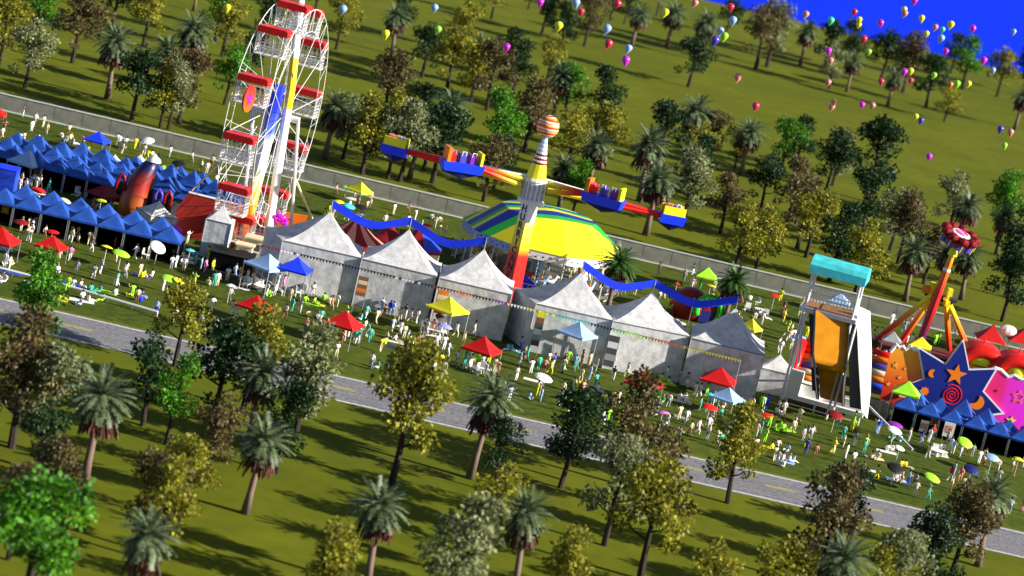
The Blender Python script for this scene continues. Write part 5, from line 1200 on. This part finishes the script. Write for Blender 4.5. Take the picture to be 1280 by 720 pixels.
def chair(px, py):
    o = link('garden_chair', None, None, at(px, py), random.uniform(0, 6)); link('seat_shell', chm, o)
    for sx in (-1, 1):
        for sy in (-1, 1): link('leg', clm, o, (sx * .2, sy * .2, 0))
    o.scale = (1.5, 1.5, 1.4); reg(o, 'white garden chair', 'chair', 'white garden chairs')
for q in ((181, 324), (308, 360), (323, 361), (340, 368), (376, 368), (372, 371), (528, 413), (545, 420), (553, 418), (742, 462), (97, 246), (583, 462), (592, 466), (600, 466), (945, 382), (956, 397), (230, 330), (219, 326), (933, 389), (1167, 567), (1178, 570)): chair(*q)
tbm = MB().lathe([(.0, .74), (.75, .74), (.75, .7), (0, .7)], 14).mesh('table_top', pm('white')); tsm = MB().tube([(0, 0, 0), (0, 0, .7)], [.25, .05], 8).mesh('pedestal', pm('white'))
for q in ((325, 364), (232, 329), (536, 417), (597, 468), (48, 248), (848, 410), (548, 420), (437, 254), (950, 393), (1170, 570)):
    o = link('round_table', None, None, at(*q)); link('table_top', tbm, o); link('pedestal', tsm, o); o.scale = (1.2, 1.2, 1); reg(o, 'white round garden table', 'table', 'white round tables')
def easel(px, py, h, c1, c2):
    p = at(px, py); o = link('standing_sign', None, None, p, -YAW + random.uniform(-.2, .2))
    MB().box((0, 0, h * .62), (h * .5, .06, h * .7)).build('board', cm(c1), o); MB().box((0, -.045, h * .66), (h * .3, .02, h * .3)).build('picture', cm(c2), o)
    for s in (-1, 1): MB().bar((s * h * .2, .05, 0), (s * h * .2, .05, h * .3), .04).build('leg', M_STEEL, o)
    reg(o, f'{c1} sign board with {c2} picture', 'sign', 'sign boards at the stalls')
for a in ((31, 222, 2.0, 'cream', 'brown'), (45, 226, 2.2, 'salmon', 'grey'), (6, 270, 2.6, 'white', 'grey'), (4, 276, 2.0, 'orange', 'yellow'), (30, 273, 2.0, 'white', 'grey'), (75, 285, 2.2, 'dark grey', 'light blue'), (1119, 526, 2.4, 'white', 'pink'), (1152, 545, 2.0, 'grey', 'brown'), (1165, 541, 2.2, 'cream', 'orange'), (1182, 553, 2.6, 'white', 'salmon'), (393, 358, 2.0, 'yellow', 'brown'), (588, 401, 2.4, 'bright red', 'dark red'), (590, 397, 1.8, 'orange', 'dark red'), (540, 390, 2.6, 'salmon', 'dark red'), (585, 412, 2.2, 'dark grey', 'black'), (536, 404, 2.2, 'grey', 'dark grey'), (936, 497, 2.6, 'pink', 'brown'), (706, 438, 2.2, 'cream', 'brown')): easel(*a)

# ================================================================== balloons
random.seed(17)
BALM = MB().lathe([(.02, -.62), (.06, -.6), (.03, -.56), (.2, -.36), (.42, .0), (.5, .22), (.47, .42), (.32, .6), (.12, .68), (0, .69)], 14)
BALM = BALM.mesh('balloon', pm('white'), True)
def bal(c):
    k = 'balloon ' + c
    if k not in MATS:
        m = mat(k, C[c], .18, 0, 1, .6); b = m.node_tree.nodes['Principled BSDF']; b.inputs['Subsurface Weight'].default_value = .0; b.inputs['Coat Weight'].default_value = .5
        b.inputs['Transmission Weight'].default_value = .12
    return MATS[k]
B_ = '''magenta 675 4;light blue 720 5;crimson 726 16;crimson 771 6;yellow 831 17;yellow 698 34;light blue 758 37.5;crimson 760 56;light blue 785 62;magenta 782 77;salmon 868 5;crimson 913 10.5;light blue 916 27;light blue 900 40;lime 905 47;indigo 893 52;salmon 922 98;crimson 944 134;
salmon 1006.7 19;aqua 1038 27;crimson 1067.7 16;yellow 1074 26;yellow 1073 32;magenta 1100.7 30;crimson 1079 50;magenta 1035.7 65;salmon 1038 77;lime 1085.7 66;salmon 1035 104;crimson 1101 103;salmon 1042 129;salmon 1039 135;magenta 1077 132;salmon 1090 133;yellow 1130 13;salmon 1130.5 18;magenta 1142.7 2;yellow 1152 24;yellow 1188 32;salmon 1168.7 35;aqua 1177.7 38;light blue 1175.7 49;yellow 1158 43;magenta 1215.7 36.7;light blue 1266.7 40.7;magenta 1181.7 65;magenta 1229 76.7;light blue 1241 89;magenta 1130 91;yellow 1138 90;crimson 1138 101.7;lime 1167 95;lime 1196 106;yellow 1210 106;orange 1187.7 107;yellow 1144 146.7;indigo 1150.7 152;indigo 1250 162.7;salmon 1263 166.7;lime 1255.7 183;magenta 1161 196.7;yellow 284 11;light blue 428 13;light blue 543 11;lime 547 38;yellow 482 44;magenta 633 60'''
C['crimson'] = (.72, .02, .08); C['aqua'] = (.08, .75, .4)
for it in B_.replace('\n', '').split(';'):
    c, x, y = it.rsplit(' ', 2); x, y = float(x), float(y)
    d = ray(x, y).normalized(); big = random.uniform(9.2, 12) * (.8 if x > 1000 else 1); dist = random.uniform(285, 330)
    s = big / (F_PX / dist) / 1.05
    o = link('balloon', BALM, None, CP + d * dist); o.scale = (s, s, s); o.rotation_euler = (random.uniform(-.25, .25), random.uniform(-.25, .25), 0)
    paint(o, [bal(c)])
    reg(o, {'crimson': 'crimson red', 'aqua': 'aqua green', 'indigo': 'dark blue', 'salmon': 'salmon red'}.get(c, c) + ' balloon floating', 'balloon', 'balloons in the air', 'sky')

# ================================================================== labels that single out each look-alike
bpy.context.view_layer.update()
LAND.append(('the boundary fence', None)); LAND.append(('the road', None))
for ph, x, y in (('the front blue stalls', 110, 300), ('the stall aisle', 60, 240), ('the rear stall block', 150, 195), ('the star row of stalls', 1200, 560), ('the green tunnel', 880, 395)): LAND.append((ph, at(x, y)))
def fence_d(p): return (p - wa).dot(wn)
def road_d(p): return (p - ra).dot(rn)
def where(o, zone):
    p = o.location
    if zone == 'sky':
        x, y = proj(p)
        if y < .232 * (x - 880) : return 'against the blue sky'
        return 'over the far park trees' if p.x > -200 and x > 860 else 'over the middle of the park' if x > 600 else 'over the park near the ferris wheel'
    if zone and not zone.startswith('beh') or zone == 'behind the marquees': return zone
    fd, rr = fence_d(p), road_d(p)
    if zone == 'behind the fence':
        return 'close behind the fence' if fd < 28 else 'in the second belt behind the fence' if fd < 75 else 'in the third belt behind the fence' if fd < 150 else 'far behind the fence'
    if fd > -9: return 'along the foot of the fence'
    if rr < 7.5: return 'on the verge beside the road'
    ph, q = min(((a, b) for a, b in LAND if b is not None), key=lambda ab: (ab[1] - p).length)
    rel = 'behind' if p.y > q.y + 6 else 'before' if p.y < q.y - 5 else 'beside'
    return rel + ' ' + ph
W_ = ['leftmost', 'second', 'third', 'fourth', 'fifth', 'sixth', 'seventh', 'eighth', 'ninth', 'tenth', 'eleventh', 'twelfth', 'thirteenth', 'fourteenth', 'fifteenth', 'sixteenth', 'seventeenth', 'eighteenth']
grp = {}
for o, look, cat, g, zone in REG: grp.setdefault(look + ' ' + where(o, zone), []).append((proj(o.location)[0], o, cat, g))
for base_, rows in grp.items():
    rows.sort(key=lambda r: r[0])
    for i, (x, o, cat, g) in enumerate(rows):
        lab = base_ if len(rows) == 1 else base_ + (', leftmost such' if i == 0 else ', rightmost such' if i == len(rows) - 1 else f', {W_[i]} from left')
        tag(o, lab, cat, g)
